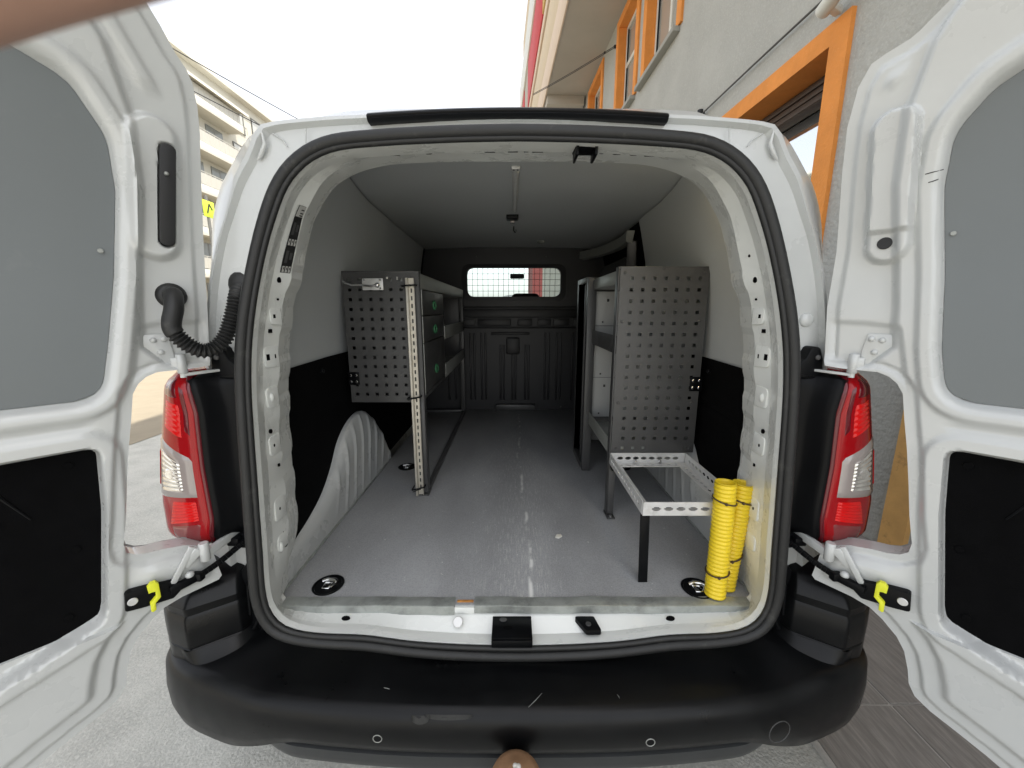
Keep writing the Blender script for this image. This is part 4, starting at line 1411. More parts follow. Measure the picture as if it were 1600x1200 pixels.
        sk = MB()
        for (s0, z0), (s1, z1) in (((.02, 1.622), (.042, 1.627)), ((.026, 1.607), (.038, 1.611)), ((.058, 1.640), (.072, 1.644))):
            sk.tube([Wd(s0, z0, hz(s0, z0)), Wd((s0 + s1) / 2, (z0 + z1) / 2 - .001, hz((s0 + s1) / 2, (z0 + z1) / 2)), Wd(s1, z1, hz(s1, z1))], .0009, 5)
        build(sk, "paint_scratch", BLKD, root)
    return root

topL = [(1.958, .10), (1.955, .03), (1.945, -.02), (1.921, -.057), (1.89, -.078), (1.856, -.097), (1.838, -.111), (1.818, -.119), (1.78, -.124), (1.735, -.124), (1.614, -.116), (1.50, -.108)]
topR = [(1.905, .12), (1.902, .06), (1.895, .03), (1.885, .012), (1.870, -.006), (1.858, -.020), (1.852, -.030), (1.842, -.062), (1.834, -.080), (1.803, -.096), (1.74, -.106), (1.66, -.106), (1.50, -.098)]
make_door(-1, .74, 0.0, topL, (1.80, 1.768, 1.83), "wide left rear door with a black slot and the wiring conduit")
make_door(1, .52, .030, topR, (1.79, 1.745, 1.80), "narrower right rear door with a raised latch box and scratches")

# wiring conduit between left door and body
p = GROM
path = [tuple(p), tuple(p + GROMN * .02), tuple(p + Vector((.026, -.03, -.025))), (-.713, -.100, 1.335), (-.690, -.085, 1.297), (-.668, -.065, 1.290), (-.650, -.042, 1.315), (-.641, -.018, 1.37), (-.640, .002, 1.412), (-.645, .03, 1.43)]
pp = cat_rom(path, 26)
nP = len(pp)
rr = []
for i in range(nP):
    t = i / (nP - 1)
    if t < .36:
        r_ = .0165 - .002 * t
    else:
        r_ = .0150 + .0022 * math.sin(i * 2 * math.pi / 4.0)
    rr.append(r_)
# resample evenly so that the corrugation pitch is regular
P = np.array(pp)
seg = np.r_[0, np.cumsum(np.linalg.norm(np.diff(P, axis=0), axis=1))]
N = 240
u = np.linspace(0, seg[-1], N)
P2 = np.stack([np.interp(u, seg, P[:, k]) for k in range(3)], 1)
rr = [(.0165 if q < .30 else .0148 + .0024 * math.sin(k * 2 * math.pi / 5.0)) for k, q in enumerate(np.linspace(0, 1, N))]
cd = build(MB().tube([tuple(q) for q in P2], rr, 14), "wiring_conduit", RUB, van, 80)
build(MB().sphere((-.648, .026, 1.432), .026, 14, 8, (1, .6, 1.2)), "body_grommet", RUB, van, 60)
# ================================================================== left shelving unit
def perforated(name, x0, x1, z0, z1, y, cols, rows, px, pz, ox, oz, hole, skip=(), parent=None, m=STEEL, t=.0025):
    holes = []
    for r_ in range(rows):
        for c in range(cols):
            if (c, r_) in skip:
                continue
            u = x0 + ox + c * px
            v = z1 - oz - r_ * pz
            holes.append((u - hole / 2, u + hole / 2, v - hole / 2, v + hole / 2))
    M = mat3((0, y, 0), (1, 0, 0), (0, 0, 1), (0, -1, 0))
    return build(MB().plate(M, x0, x1, z0, z1, holes, t), name, m, parent, 30)

def xbox(name, m, parent, *a, bev=.0015):
    return build(MB().box(*a, bev), name, m, parent)

U = thing("shelving_unit", "dark steel racking with three drawers and a perforated end along the left wall", "shelving unit", (-.51, 1.27, .602))
XA, XB = -.660, -.367
Y0, Y1 = .615, 1.96
skip = {(c, r_) for c in (0, 1, 2, 3) for r_ in (0, 1)} - {(0, 0), (0, 1), (1, 1)}
perforated("end_panel", XA, XB, 1.007, 1.517, Y0, 6, 13, .0395, .0372, .026, .030, .0125, {(0, 10), (2, 0), (3, 0)}, U)
mb = MB()
mb.box(XA, XB, Y0 - .004, Y0 + .02, 1.513, 1.519, .0012).box(XB - .004, XB, Y0 - .003, Y0 + .035, .612, 1.5165, .001)
mb.box(XB - .035, XB, Y0 - .0008, Y0 + .002, .612, 1.012, .0005)
build(mb, "front_post", STEEL, U)
mb = MB().bar((XB - .012, Y0 - .01, .604), (XB - .012, Y0 + .05, .604), .03, .005, .001)
build(mb, "foot", STEEL, U)
xbox("rear_post", STEEL, U, XB - .03, XB, Y1 - .03, Y1, .604, 1.50)
xbox("floor_rail", STEEL, U, XB - .020, XB, Y0 + .02, Y1 - .03, .602, .622)
xbox("end_floor_rail", STEEL, U, XA, XB - .03, Y1 - .025, Y1, .602, .622)
xbox("far_end_panel", STEEL, U, XA, XB - .03, Y1 - .004, Y1 - .001, 1.01, 1.50, bev=.0008)
build(MB().box(XA, XB + .001, Y0 + .02, Y1, 1.455, 1.512, .003), "top_tray", STEELL, U)
xbox("back_panel", STEEL, U, XA - .004, XA + .0, Y0 + .01, Y1, 1.01, 1.51)
DY = 1.14
xbox("divider", STEEL, U, XA, XB - .006, DY, DY + .003, 1.03, 1.455)
for k, (z0, z1) in enumerate(((1.352, 1.452), (1.243, 1.348), (1.030, 1.239))):
    dr = xbox("drawer", STEEL, U, XA + .02, XB - .002, Y0 + .030, DY - .004, z0, z1, bev=.003)
    xbox("edge_strip", STEELL, dr, XB - .003, XB + .002, Y0 + .024, Y0 + .034, z0, z1, bev=.001)
    zc = (z0 + z1) / 2 - (.03 if k == 2 else .008)
    hb = MB().tube([(XB + .002, .885 + .024 * math.cos(a), zc + .018 * math.sin(a)) for a in np.linspace(0, 2 * math.pi, 20, endpoint=False)], .004, 8, loop=True)
    h_ = build(hb, "handle", GREEN, dr)
    build(MB().cyl((XB - .004, .885, zc), (XB + .004, .885, zc), .010, 14), "lock", BLK, dr)
for z0, z1 in ((1.232, 1.310), (1.030, 1.110)):
    mb = MB().box(XA, XB, DY + .004, Y1 - .03, z0, z0 + .003, .0008)
    mb.box(XB - .003, XB, DY + .004, Y1 - .03, z0 - .012, z1 - .02, .001)
    mb.box(XA, XB - .004, DY + .006, DY + .009, z0, z1, .0008)
    build(mb, "shelf_tray", STEELL, U)
xbox("bottom_tray", STEEL, U, XA, XB - .003, Y0 + .02, DY, 1.012, 1.028)
# bolts on the wall bracket and along the panel edge
def bracket(parent, x, z, y):
    b0 = build(MB().box(x - .022, x + .022, y - .006, y - .0025, z - .026, z + .026, .002), "wall_bracket", BLK, parent)
    for dx in (-.011, .011):
        for dz in (-.013, .013):
            build(MB().cyl((x + dx, y - .004, z + dz), (x + dx, y - .010, z + dz), .0055, 12, bev=.0015), "bolt", CHROME, b0)
bracket(U, XA + .016, 1.105, Y0)
for x, z in ((XA + .012, 1.262), (XB - .018, 1.262), (XA + .014, 1.03), (XB - .016, 1.03), (XB - .03, 1.497)):
    build(MB().cyl((x, Y0 - .002, z), (x, Y0 - .006, z), .0045, 10, bev=.001), "panel_screw", STEEL, U)
# catch plate with its bent lever
cp = build(MB().box(XA + .078, XA + .158, Y0 - .012, Y0 - .0026, 1.448, 1.492, .003), "catch_plate", ZINC, U)
mb = MB().tube([(XA + .138, Y0 - .022, 1.466), (XA + .12, Y0 - .024, 1.463), (XA + .075, Y0 - .026, 1.466), (XA + .045, Y0 - .026, 1.465), (XA + .022, Y0 - .030, 1.474), (XA + .012, Y0 - .03, 1.482)], .0042, 8)
mb.sphere((XA + .138, Y0 - .018, 1.466), .010, 12, 8)
build(mb, "catch_lever", CHROME, cp)
for x, z in ((XA + .088, 1.485), (XA + .148, 1.485), (XA + .148, 1.455)):
    build(MB().cyl((x, Y0 - .012, z), (x, Y0 - .0145, z), .004, 10), "rivet", CHROME, cp)
for x, z, w, h in ((XA + .168, 1.494, .008, .008), (XA + .208, 1.492, .005, .012)):
    build(MB().box(x, x + w, Y0 - .0035, Y0 - .0024, z - h / 2, z + h / 2, .0003), "sticker", LWHT, U)

# upright slotted strip tied to the rack
st = thing("slotted_strip", "tall yellowed slotted metal strip tied to the end of the left racking", "metal strip", (-.405, .59, .61))
M = mat3((0, .600, 0), (1, 0, 0), (0, 0, 1), (0, -1, 0))
holes = [(-.397, -.391, z, z + .016) for z in np.arange(.64, 1.46, .0285)]
mb = MB().plate(M, -.4035, -.384, .612, 1.492, holes, .002)
mb.box(-.4055, -.403, .580, .600, .612, 1.492, .0006)
mb.box(-.3845, -.382, .592, .600, .612, 1.492, .0006)
build(mb, "strip_body", CREAMZ, st, 30)
build(MB().box(-.4115, -.4058, .581, .587, .612, 1.492, .001), "strip_lip", CREAMZ, st)
for z in (1.462, 1.03, .645):
    mb = MB().bar((-.424, .569, z), (-.376, .586, z + .004), .004, .006, .001)
    mb.bar((-.424, .569, z), (-.424, .610, z), .004, .006, .001)
    mb.bar((-.376, .586, z + .004), (-.376, .61, z + .004), .004, .006, .001)
    mb.tube([(-.39, .578, z), (-.40, .562, z + .003), (-.418, .556, z - .002)], .0018, 6)
    build(mb, "zip_tie", BLK, st)

# ================================================================== right shelving unit
V = thing("shelving_unit", "tall dark steel rack with a perforated end panel along the right wall", "shelving unit", (.50, .66, .602))
XC, XD = .348, .655
Y0 = .447
Y1 = .895
ROWS = 17
sk = {(c, 16) for c in (3, 4, 5)}
perforated("end_panel", XC + .006, XD, .857, 1.515, Y0, 7, ROWS, .0385, .0378, .0405, .036, .0118, sk, V)
mb = MB()
mb.box(XC + .004, XD + .002, Y0 - .004, Y0 + .02, 1.513, 1.518, .0012)
mb.box(XC, XC + .026, Y0 - .0015, Y0 + .0015, .61, .86, .0006).box(XC, XC + .004, Y0 - .0015, Y0 + .032, .61, 1.518, .0012)
mb.box(XD - .002, XD + .002, Y0 - .003, Y0 + .02, .857, 1.515, .0008)
build(mb, "front_post", STEEL, V)
build(MB().bar((XC + .012, Y0 - .028, .604), (XC + .012, Y0 + .035, .604), .030, .005, .001), "foot", STEEL, V)
build(MB().cyl((XC + .012, Y0 - .018, .606), (XC + .012, Y0 - .018, .611), .006, 12), "foot_bolt", CHROME, V)
for x, z in ((XC + .022, 1.498), (XD - .016, 1.498), (XC + .020, 1.335), (XD - .020, 1.335), (XC + .022, 1.045), (XD - .022, 1.045), (XC + .022, .872), (XD - .014, .872), (.50, 1.512)):
    build(MB().cyl((x, Y0 - .002, z), (x, Y0 - .0065, z), .0052, 12, bev=.0015), "panel_screw", STEEL, V)
bracket(V, XD - .012, 1.115, Y0)
xbox("rear_post", STEEL, V, XC - .02, XC + .018, Y1 - .035, Y1 + .0, .604, 1.515)
xbox("rear_end_panel", STEEL, V, XC + .018, XD, Y1 - .004, Y1, .75, 1.515, bev=.0008)
build(MB().box(XC + .004, XD, Y0 + .02, Y1 - .036, 1.462, 1.508, .003), "top_tray", STEELL, V)
for z0, z1 in ((.86, 1.055), (1.056, 1.235), (1.236, 1.295), (1.296, 1.46)):
    holes = [(yy - .005, yy + .005, z0 + zz, z0 + zz + .010) for yy in (.60, .75) for zz in (.022,)] + [(yy - .004, yy + .004, z1 - .04, z1 - .03) for yy in (.55, .80)]
    mb = MB().plate(mat3((XD - .03, 0, 0), (0, 1, 0), (0, 0, 1), (-1, 0, 0)), Y0 + .022, Y1 - .006, z0, z1, holes, .003)
    build(mb, "back_panel", STEELB, V)
# rear face of the bays seen past the post
for z0, z1 in ((.87, 1.06), (1.062, 1.24), (1.243, 1.30), (1.303, 1.455)):
    holes = [(x, x + .010, z1 - .045, z1 - .033) for x in (.42, .50, .58)] + [(x, x + .008, z0 + .012, z0 + .02) for x in (.40, .54)]
    build(MB().plate(mat3((0, Y1 - .010, 0), (1, 0, 0), (0, 0, 1), (0, -1, 0)), XC + .022, XD - .035, z0, z1, holes, .002), "bay_panel", STEELB, V)
for z0, z1, s_ in ((1.222, 1.285, 0), (.84, .90, 0)):
    mb = MB().box(XC + .006, XD - .035, Y0 + .01, Y1 - .036, z0 + .012, z0 + .015, .0008)
    mb.box(XC + .004, XC + .007, Y0 + .034, Y1 - .036, z0, z1, .001)
    mb.box(XC + .006, XD - .04, Y0 + .006, Y0 + .009, z0, z1, .001)
    build(mb, "shelf_tray", STEELL if z0 < 1 else STEEL, V)
# open end frame beyond the rack
mb = MB()
mb.box(XC - .022, XC + .010, 1.10, 1.13, .604, 1.52, .0015)
mb.box(XC - .022, XC + .010, Y1 + .002, 1.10, 1.495, 1.52, .0015)
mb.box(XC - .022, XC + .010, Y1 + .002, 1.10, .604, .630, .0015)
mb.box(XC - .008, XC + .004, .985, 1.005, .63, 1.495, .001)
build(mb, "end_frame", STEEL, V)

# ================================================================== slotted zinc stand
T = thing("steel_stand", "low bright slotted angle frame standing on one dark leg in front of the right rack", "stand", (.48, .25, .60))
ZT = .858
def slotted_angle(name, p0, dirv, L, inward, nslots, parent, flange=.034, face=.040, t=.0025, edge=.02):
    """L section: vertical face down from ZT, horizontal flange inward"""
    d = Vector(dirv)
    i_ = Vector(inward)
    up_ = Vector((0, 0, 1))
    holes = []
    pitch = (L - 2 * edge) / nslots
    for k in range(nslots):
        c = edge + pitch * (k + .5)
        w = pitch * .36
        holes += [(c - w, c - w * .62, -.023, -.017), (c - w * .62, c + w * .62, -.0255, -.0145), (c + w * .62, c + w, -.023, -.017)]
    o = Vector(p0)
    nrm = -i_
    mb = MB().plate(mat3(o, d, up_, nrm), 0, L, -face, 0, holes, t)
    holes2 = []
    for k in range(nslots):
        c = edge + pitch * (k + .5)
        w = pitch * .34
        holes2 += [(c - w, c - w * .62, .0165, .0205), (c - w * .62, c + w * .62, .014, .023), (c + w * .62, c + w, .0165, .0205)]
    mb.plate(mat3(o - up_ * (face), d, i_, Vector((0, 0, 1))), 0, L, 0, flange, holes2, t)
    return build(mb, name, ZINC, parent, 30)
slotted_angle("front_rail", (.348, .072, ZT), (1, 0, 0), .275, (0, 1, 0), 7, T)
slotted_angle("back_rail", (.352, .436, ZT), (1, 0, 0), .272, (0, -1, 0), 8, T)
slotted_angle("side_rail", (.349, .076, ZT + .001), (0, 1, 0), .356, (1, 0, 0), 12, T)
slotted_angle("side_rail", (.624, .076, ZT + .001), (0, 1, 0), .356, (-1, 0, 0), 12, T)
mb = MB().bar((.366, .082, .602), (.362, .090, ZT - .042), .026, .005, .001, up=(0, 1, 0))
mb.bar((.377, .090, .602), (.373, .098, ZT - .042), .004, .022, .001, up=(0, 1, 0))
build(mb, "leg", BLK, T)
build(MB().box(.362, .425, .086, .106, ZT - .046, ZT - .0405, .001), "leg_flange", BLK, T)
for x in (.44, .53):
    build(MB().cyl((x, .430, ZT - .03), (x, .424, ZT - .03), .006, 12, bev=.001), "rail_bolt", CHROME, T)
build(MB().cyl((.36, .425, .80), (.36, .44, .80), .008, 10), "rail_clamp", BLK, T)

# ================================================================== two yellow corrugated hoses
def hose(label, foot, top, r, nrib, tie_z):
    t = thing("corrugated_hose", label, "hose", foot, "yellow corrugated hoses in the right rear corner")
    f, e = Vector(foot), Vector(top)
    N = nrib * 6
    path, rr = [], []
    for k in range(N + 1):
        q = k / N
        c = f + (e - f) * q
        c = c + Vector((.004 * math.sin(q * 3.0), .003 * math.sin(q * 4), 0))
        path.append(c)
        s_ = .5 + .5 * math.sin(2 * math.pi * q * nrib)
        rr.append(r - .0030 + .0030 * s_ ** .55 + .0005 * math.sin(k * .37) * math.sin(k * .11))
    d = (e - f).normalized()
    # inner wall so that the open top shows
    mb = MB().tube(path, rr, 30, False, twistref=(0, 1, 0))
    a_ = d.cross(Vector((0, 1, 0))).normalized()
    b_ = d.cross(a_)
    top_c = path[-1]
    rg = lambda rad_, dz: [top_c + d * dz + (a_ * math.cos(q_) + b_ * math.sin(q_)) * rad_ for q_ in np.linspace(0, 2 * math.pi, 30, endpoint=False)]
    mb.loft([rg(r - .0012, 0), rg(r - .002, .0012), rg(r - .0055, .0008), rg(r - .007, -.004), rg(r - .0075, -.10)], True, False, True)
    build(mb, "hose_wall", YEL, t, 60)
    for z, tilt in tie_z:
        q = (z - f.z) / (e.z - f.z)
        c = f + (e - f) * q + Vector((.004 * math.sin(q * 3.0), .003 * math.sin(q * 4), 0))
        pts = [c + Vector(((r + .0012) * math.cos(a), (r + .0012) * math.sin(a), tilt * math.cos(a))) for a in np.linspace(0, 2 * math.pi, 36, endpoint=False)]
        mb = MB().tube(pts, .0022, 6, loop=True)
        a = -1.9
        mb.sphere(c + Vector(((r + .003) * math.cos(a), (r + .003) * math.sin(a), tilt * math.cos(a))), .0042, 8, 6)
        build(mb, "zip_tie", mat("brown_tie", (.05, .028, .015), .5) if "brown_tie" not in bpy.data.materials else bpy.data.materials["brown_tie"], t)
    return t
hose("yellow corrugated hose standing nearest the floor edge strip, left of its twin", (.548, .030, .6035), (.553, .050, .927), .0275, 29, [(.877, -.006), (.672, .004)])
hose("yellow corrugated hose leaning on the white pillar, partly behind its twin", (.592, .062, .6035), (.613, .070, .915), .0275, 28, [(.868, -.008), (.70, .010)])
# white chip on the floor
c = MB().prism(roundpoly([(.137, .303), (.149, .297), (.163, .308), (.160, .322), (.145, .322)], .003, 3), Matrix.Identity(4), .6005, .6035, .001)
tag(build(c, "plaster_chip", DIRTY, None, at=(.15, .31, .6005)), "small white plaster chip lying on the grey cargo floor", "chip")

# ================================================================== grey building on the right
AW = R(2.4)
BD = Vector((-math.sin(AW), math.cos(AW), 0))
BN = Vector((-math.cos(AW), -math.sin(AW), 0))      # towards the van
BP = Vector((2.1, 1.9, 0))
STUC = mat("grey_stucco", (0.38, 0.38, 0.352), 0.92, var=0.10, vscale=2.2, bump=0.9, bscale=34, bdist=0.010, alt=(0.46, 0.46, 0.43), altscale=70, altlo=.5, althi=.7)
SOFF = mat("soffit_plaster", (0.42, 0.39, 0.34), 0.9, var=0.06, vscale=1.5)
ORNG = mat("orange_render", (0.70, 0.26, 0.052), 0.85, var=0.14, vscale=4, bump=0.6, bscale=60, bdist=0.006, alt=(0.74, 0.36, 0.15), altscale=90, altlo=.6, althi=.7)
ORNF = mat("faded_orange_render", (0.66, 0.38, 0.13), 0.9, var=0.15, vscale=6, bump=0.5, bscale=50, alt=(0.30, 0.17, 0.07), altscale=8, altlo=.6, althi=.75)
WFR = mat("white_window_frame", (0.62, 0.62, 0.57), 0.5)
SHUT = mat("brown_shutter", (0.060, 0.040, 0.030), 0.55, var=.2, vscale=20)
INGL = mat("curtained_glass", (0.34, 0.34, 0.31), 0.12, coat=.5)
G = thing("grey_building", "grey stuccoed building with orange window surrounds beside the van", "building", tuple(BP))
BM = lambda w, z, o: BP + BD * w + BN * o + Vector((0, 0, z))
def wbox(mb, w0, w1, o0, o1, z0, z1, bev=0.0):
    return mb.box(w0, w1, o0, o1, z0, z1, bev, mat3(BP, BD, BN, (0, 0, 1)))
MW = mat3(BP, BD, (0, 0, 1), BN)
def chamf(w0, w1, z0, z1, c):
    return [(w0, z0), (w1, z0), (w1, z1 - c), (w1 - c, z1), (w0 + c, z1), (w0, z1 - c)]
opens = [(.08, 1.75, 1.9, 3.08), (2.57, 3.63, 4.70, 6.22), (4.08, 5.0, 4.70, 6.22), (6.15, 7.2, 4.8, 6.22), (-1.75, -.92, .02, 2.35)]
mb = MB().plate(MW, -7, 16, 0, 12.5, [], -.35) if False else MB()
holes = [(a, b, c, d) for a, b, c, d in opens]
mb.plate(mat3(BP - BN * .35, BD, (0, 0, 1), BN), -5, 16, -.05, 12.5, holes, .35)
build(mb, "wall", STUC, G)
build(wbox(MB(), -4.99, 15.99, -8, -.5, 0, 12.45), "core", STUC, G)
# surrounds, reveals, frames and panes
def window(w0, w1, z0, z1, trim, depth, name_pane, split, sill=True, top=True, trans=None):
    f = wbox(MB(), w0 - trim, w0 - .0, .0, .03, z0 - (0 if sill else trim), z1 + trim)
    wbox(f, w1, w1 + trim, .0, .03, z0 - (0 if sill else trim), z1 + trim)
    wbox(f, w0, w1, .0, .03, z1, z1 + trim)
    # reveals
    wbox(f, w0 - .001, w0 + .012, -depth, .0295, z0, z1)
    wbox(f, w1 - .012, w1 + .001, -depth, .0295, z0, z1)
    wbox(f, w0 + .012, w1 - .012, -depth, .0295, z1 - .012, z1 + .001)
    fr = build(f, "window_surround", ORNG, G)
    k = .06
    m2 = wbox(MB(), w0 + .012, w0 + .012 + k, -depth, -depth + .05, z0, z1 - .012, .004)
    wbox(m2, w1 - .012 - k, w1 - .012, -depth, -depth + .05, z0, z1 - .012, .004)
    wbox(m2, w0 + .012 + k, w1 - .012 - k, -depth, -depth + .05, z1 - .012 - k, z1 - .012, .004)
    wbox(m2, w0 + .012 + k, w1 - .012 - k, -depth, -depth + .05, z0, z0 + k, .004)
    if trans:
        wbox(m2, w0 + .012 + k, w1 - .012 - k, -depth, -depth + .05, trans, trans + .07, .004)
    for q in split:
        wbox(m2, q - .03, q + .03, -depth, -depth + .05, z0 + k, z1 - k - .012, .004)
    build(m2, "window_frame", WFR, fr)
    build(wbox(MB(), w0 + .02, w1 - .02, -depth + .012, -depth + .02, z0 + .01, z1 - .02), "pane", name_pane, fr)
    if sill:
        build(wbox(MB(), w0 - .06, w1 + .2, -.02, .09, z0 - .06, z0 - .002, .006), "window_sill", mat("sill_stone", (.30, .30, .27), .8) if "sill_stone" not in bpy.data.materials else bpy.data.materials["sill_stone"], fr)
    return fr
window(2.57, 3.63, 4.70, 6.22, .12, .16, INGL, [3.1], trans=5.75)
window(4.08, 5.0, 4.70, 6.22, .12, .16, INGL, [], trans=5.55)
window(6.15, 7.2, 4.80, 6.22, .12, .16, INGL, [], trans=5.6)
# large ground-floor window with shutter box
f = wbox(MB(), -.05, .08, 0, .03, 1.75, 3.2)
wbox(f, 1.75, 1.88, 0, .03, 1.75, 3.2)
wbox(f, .08, 1.75, 0, .03, 3.08, 3.2)
wbox(f, .08 - .001, .095, -.27, .0295, 1.9, 3.08)
wbox(f, 1.735, 1.751, -.27, .0295, 1.9, 3.08)
wbox(f, .095, 1.735, -.27, .0295, 3.065, 3.081)
fr = build(f, "window_surround", ORNG, G)
m2 = wbox(MB(), .095, 1.735, -.30, -.20, 2.90, 3.064, .004)
build(m2, "shutter_box", SHUT, fr)
for k in range(3):
    build(wbox(MB(), .10, 1.73, -.205, -.188 + .004 * k, 2.905 + .05 * k, 2.945 + .05 * k, .006), "shutter_slat", SHUT, fr)
m2 = wbox(MB(), .095, .14, -.27, -.23, 1.9, 2.9, .004)
wbox(m2, 1.69, 1.735, -.27, -.23, 1.9, 2.9, .004)
wbox(m2, .14, 1.69, -.27, -.23, 1.9, 1.95, .004)
build(m2, "window_frame", SHUT, fr)
tl_ = R(6)
build(MB().box(.14, 1.69, -.003, .003, -.48, .48, 0, mat3(BM(0, 2.42, -.262), BD, BN * math.cos(tl_) + Vector((0, 0, math.sin(tl_))), Vector((0, 0, math.cos(tl_))) - BN * math.sin(tl_))), "pane", MIRGL, fr)
build(wbox(MB(), .14, 1.69, -.262, -.225, 2.30, 2.34, .002), "glazing_bar", WFR, fr)
# faded orange door surround low on the wall
f = wbox(MB(), -1.9, -1.75, 0, .03, 0.02, 2.5)
wbox(f, -.92, -.79, 0, .03, 0.02, 2.5)
wbox(f, -1.75, -.92, 0, .03, 2.35, 2.5)
df_ = build(f, "door_surround", ORNF, G)
build(wbox(MB(), -1.75, -.92, -.2, -.15, 0.02, 2.35, .004), "door_leaf", SHUT, df_)
# grey tube standing in for a thin shadow line on the wall, then a bracket
cb = MB().tube([BM(w, 3.39 + .012 * math.sin(w * 1.3), .035) for w in np.linspace(-4.9, 1.76, 40)], .008, 8)
build(cb, "wall_shadow_line", STEEL, G)
mb = MB().cyl(BM(1.80, 3.36, .02), BM(1.80, 3.47, .02), .028, 14)
mb.bar(BM(1.70, 3.39, .03), BM(1.95, 3.40, .03), .03, .03, .004)
build(mb, "cable_gland", BLKD, G)
# lamp at the window corner
lm = MB().bar(BM(.06, 3.24, .02), BM(.02, 3.255, .14), .05, .05, .012)
lm.cyl(BM(.08, 3.245, .12), BM(-.12, 3.265, .16), .045, 18, bev=.01)
build(lm, "wall_lamp", WFR, G)
# projecting upper floors
PINK = mat("pink_cream_render", (0.62, 0.50, 0.39), 0.85, var=.05)
CRM = mat("cream_render", (0.58, 0.48, 0.34), 0.85, var=.05)
REDP_ = mat("red_parapet", (0.50, 0.045, 0.05), 0.7, var=.1)
YELP = mat("yellow_parapet", (0.55, 0.36, 0.11), 0.8, var=.06)
ov = wbox(MB(), -5, 16, .0, .965, 6.42, 6.46)
build(ov, "soffit", SOFF, G)
build(wbox(MB(), 7.6, 16, .05, .95, 6.22, 6.42, .01), "soffit_beam", SOFF, G)
build(wbox(MB(), -5, 16, .965, 1.0, 6.40, 7.02, .01), "slab_edge", PINK, G)
build(wbox(MB(), -5, 16, .0, .96, 7.0, 12.5), "upper_floor", CRM, G)
build(wbox(MB(), -5, 16, .96, .99, 7.05, 7.98, .01), "parapet_band", CRM, G)
build(wbox(MB(), -5, 16, .955, 1.03, 8.0, 8.24, .01), "ledge", PINK, G)
build(wbox(MB(), -5, 7.9, .955, 1.06, 8.26, 9.6, .01), "yellow_parapet", YELP, G)
build(wbox(MB(), 8.0, 12.2, .955, 1.06, 8.26, 9.6, .01), "red_parapet", REDP_, G)
build(wbox(MB(), 12.25, 13.8, .955, 1.04, 8.26, 9.6, .01), "parapet_gap", SOFF, G)
build(wbox(MB(), 13.85, 16, .955, 1.06, 8.26, 9.6, .01), "red_parapet", REDP_, G)
build(wbox(MB(), -5, 16, .955, 1.10, 9.62, 10.7, .01), "top_band", WFR, G)
# stay cable from the wall to the slab edge
q0, q1 = BM(5.23, 6.06, .02), BM(7.49, 6.36, 1.3)
cb = MB()
for k in (-.012, .012):
    cb.tube([q0 + (q1 - q0) * t + Vector((0, 0, k - .02 * math.sin(math.pi * t))) for t in np.linspace(0, 1, 16)], .006, 6)
cb.sphere(q0, .03, 10, 6).sphere(q0 + (q1 - q0) * .10, .022, 10, 6)
tag(build(cb, "service_cable", BLKD, None, at=tuple(q0)), "twin dark cable strung from the grey wall to the overhanging floor", "cable")

# ================================================================== cream apartment block far to the left
CRF = mat("cream_facade", (0.42, 0.405, 0.35), 0.85, var=.04, vscale=.5)
CRS = mat("balcony_render", (0.48, 0.465, 0.41), 0.85, var=.04, vscale=.5)
GLZ = mat("far_window_glass", (0.16, 0.17, 0.16), 0.15)
RAIL = mat("balcony_rail", (0.12, 0.12, 0.11), 0.5)
AB = thing("apartment_building", "cream apartment block with stacked balconies far down the street", "building", (-28, 32, 0))
build(MB().box(-36, -24, 20, 41.5, 0, 19.3), "wall", CRF, AB)
build(MB().box(-36.4, -23.4, 19.5, 41.9, 19.3, 19.62, .03), "roof_slab", CRS, AB)
build(MB().box(-35, -25.5, 20.5, 33, 19.6, 21.3, .03), "roof_storey", CRS, AB)
build(MB().cyl((-24.6, 41.0, 19.6), (-24.6, 41.0, 20.1), .25, 12), "roof_vent", RAIL, AB)
win0 = None
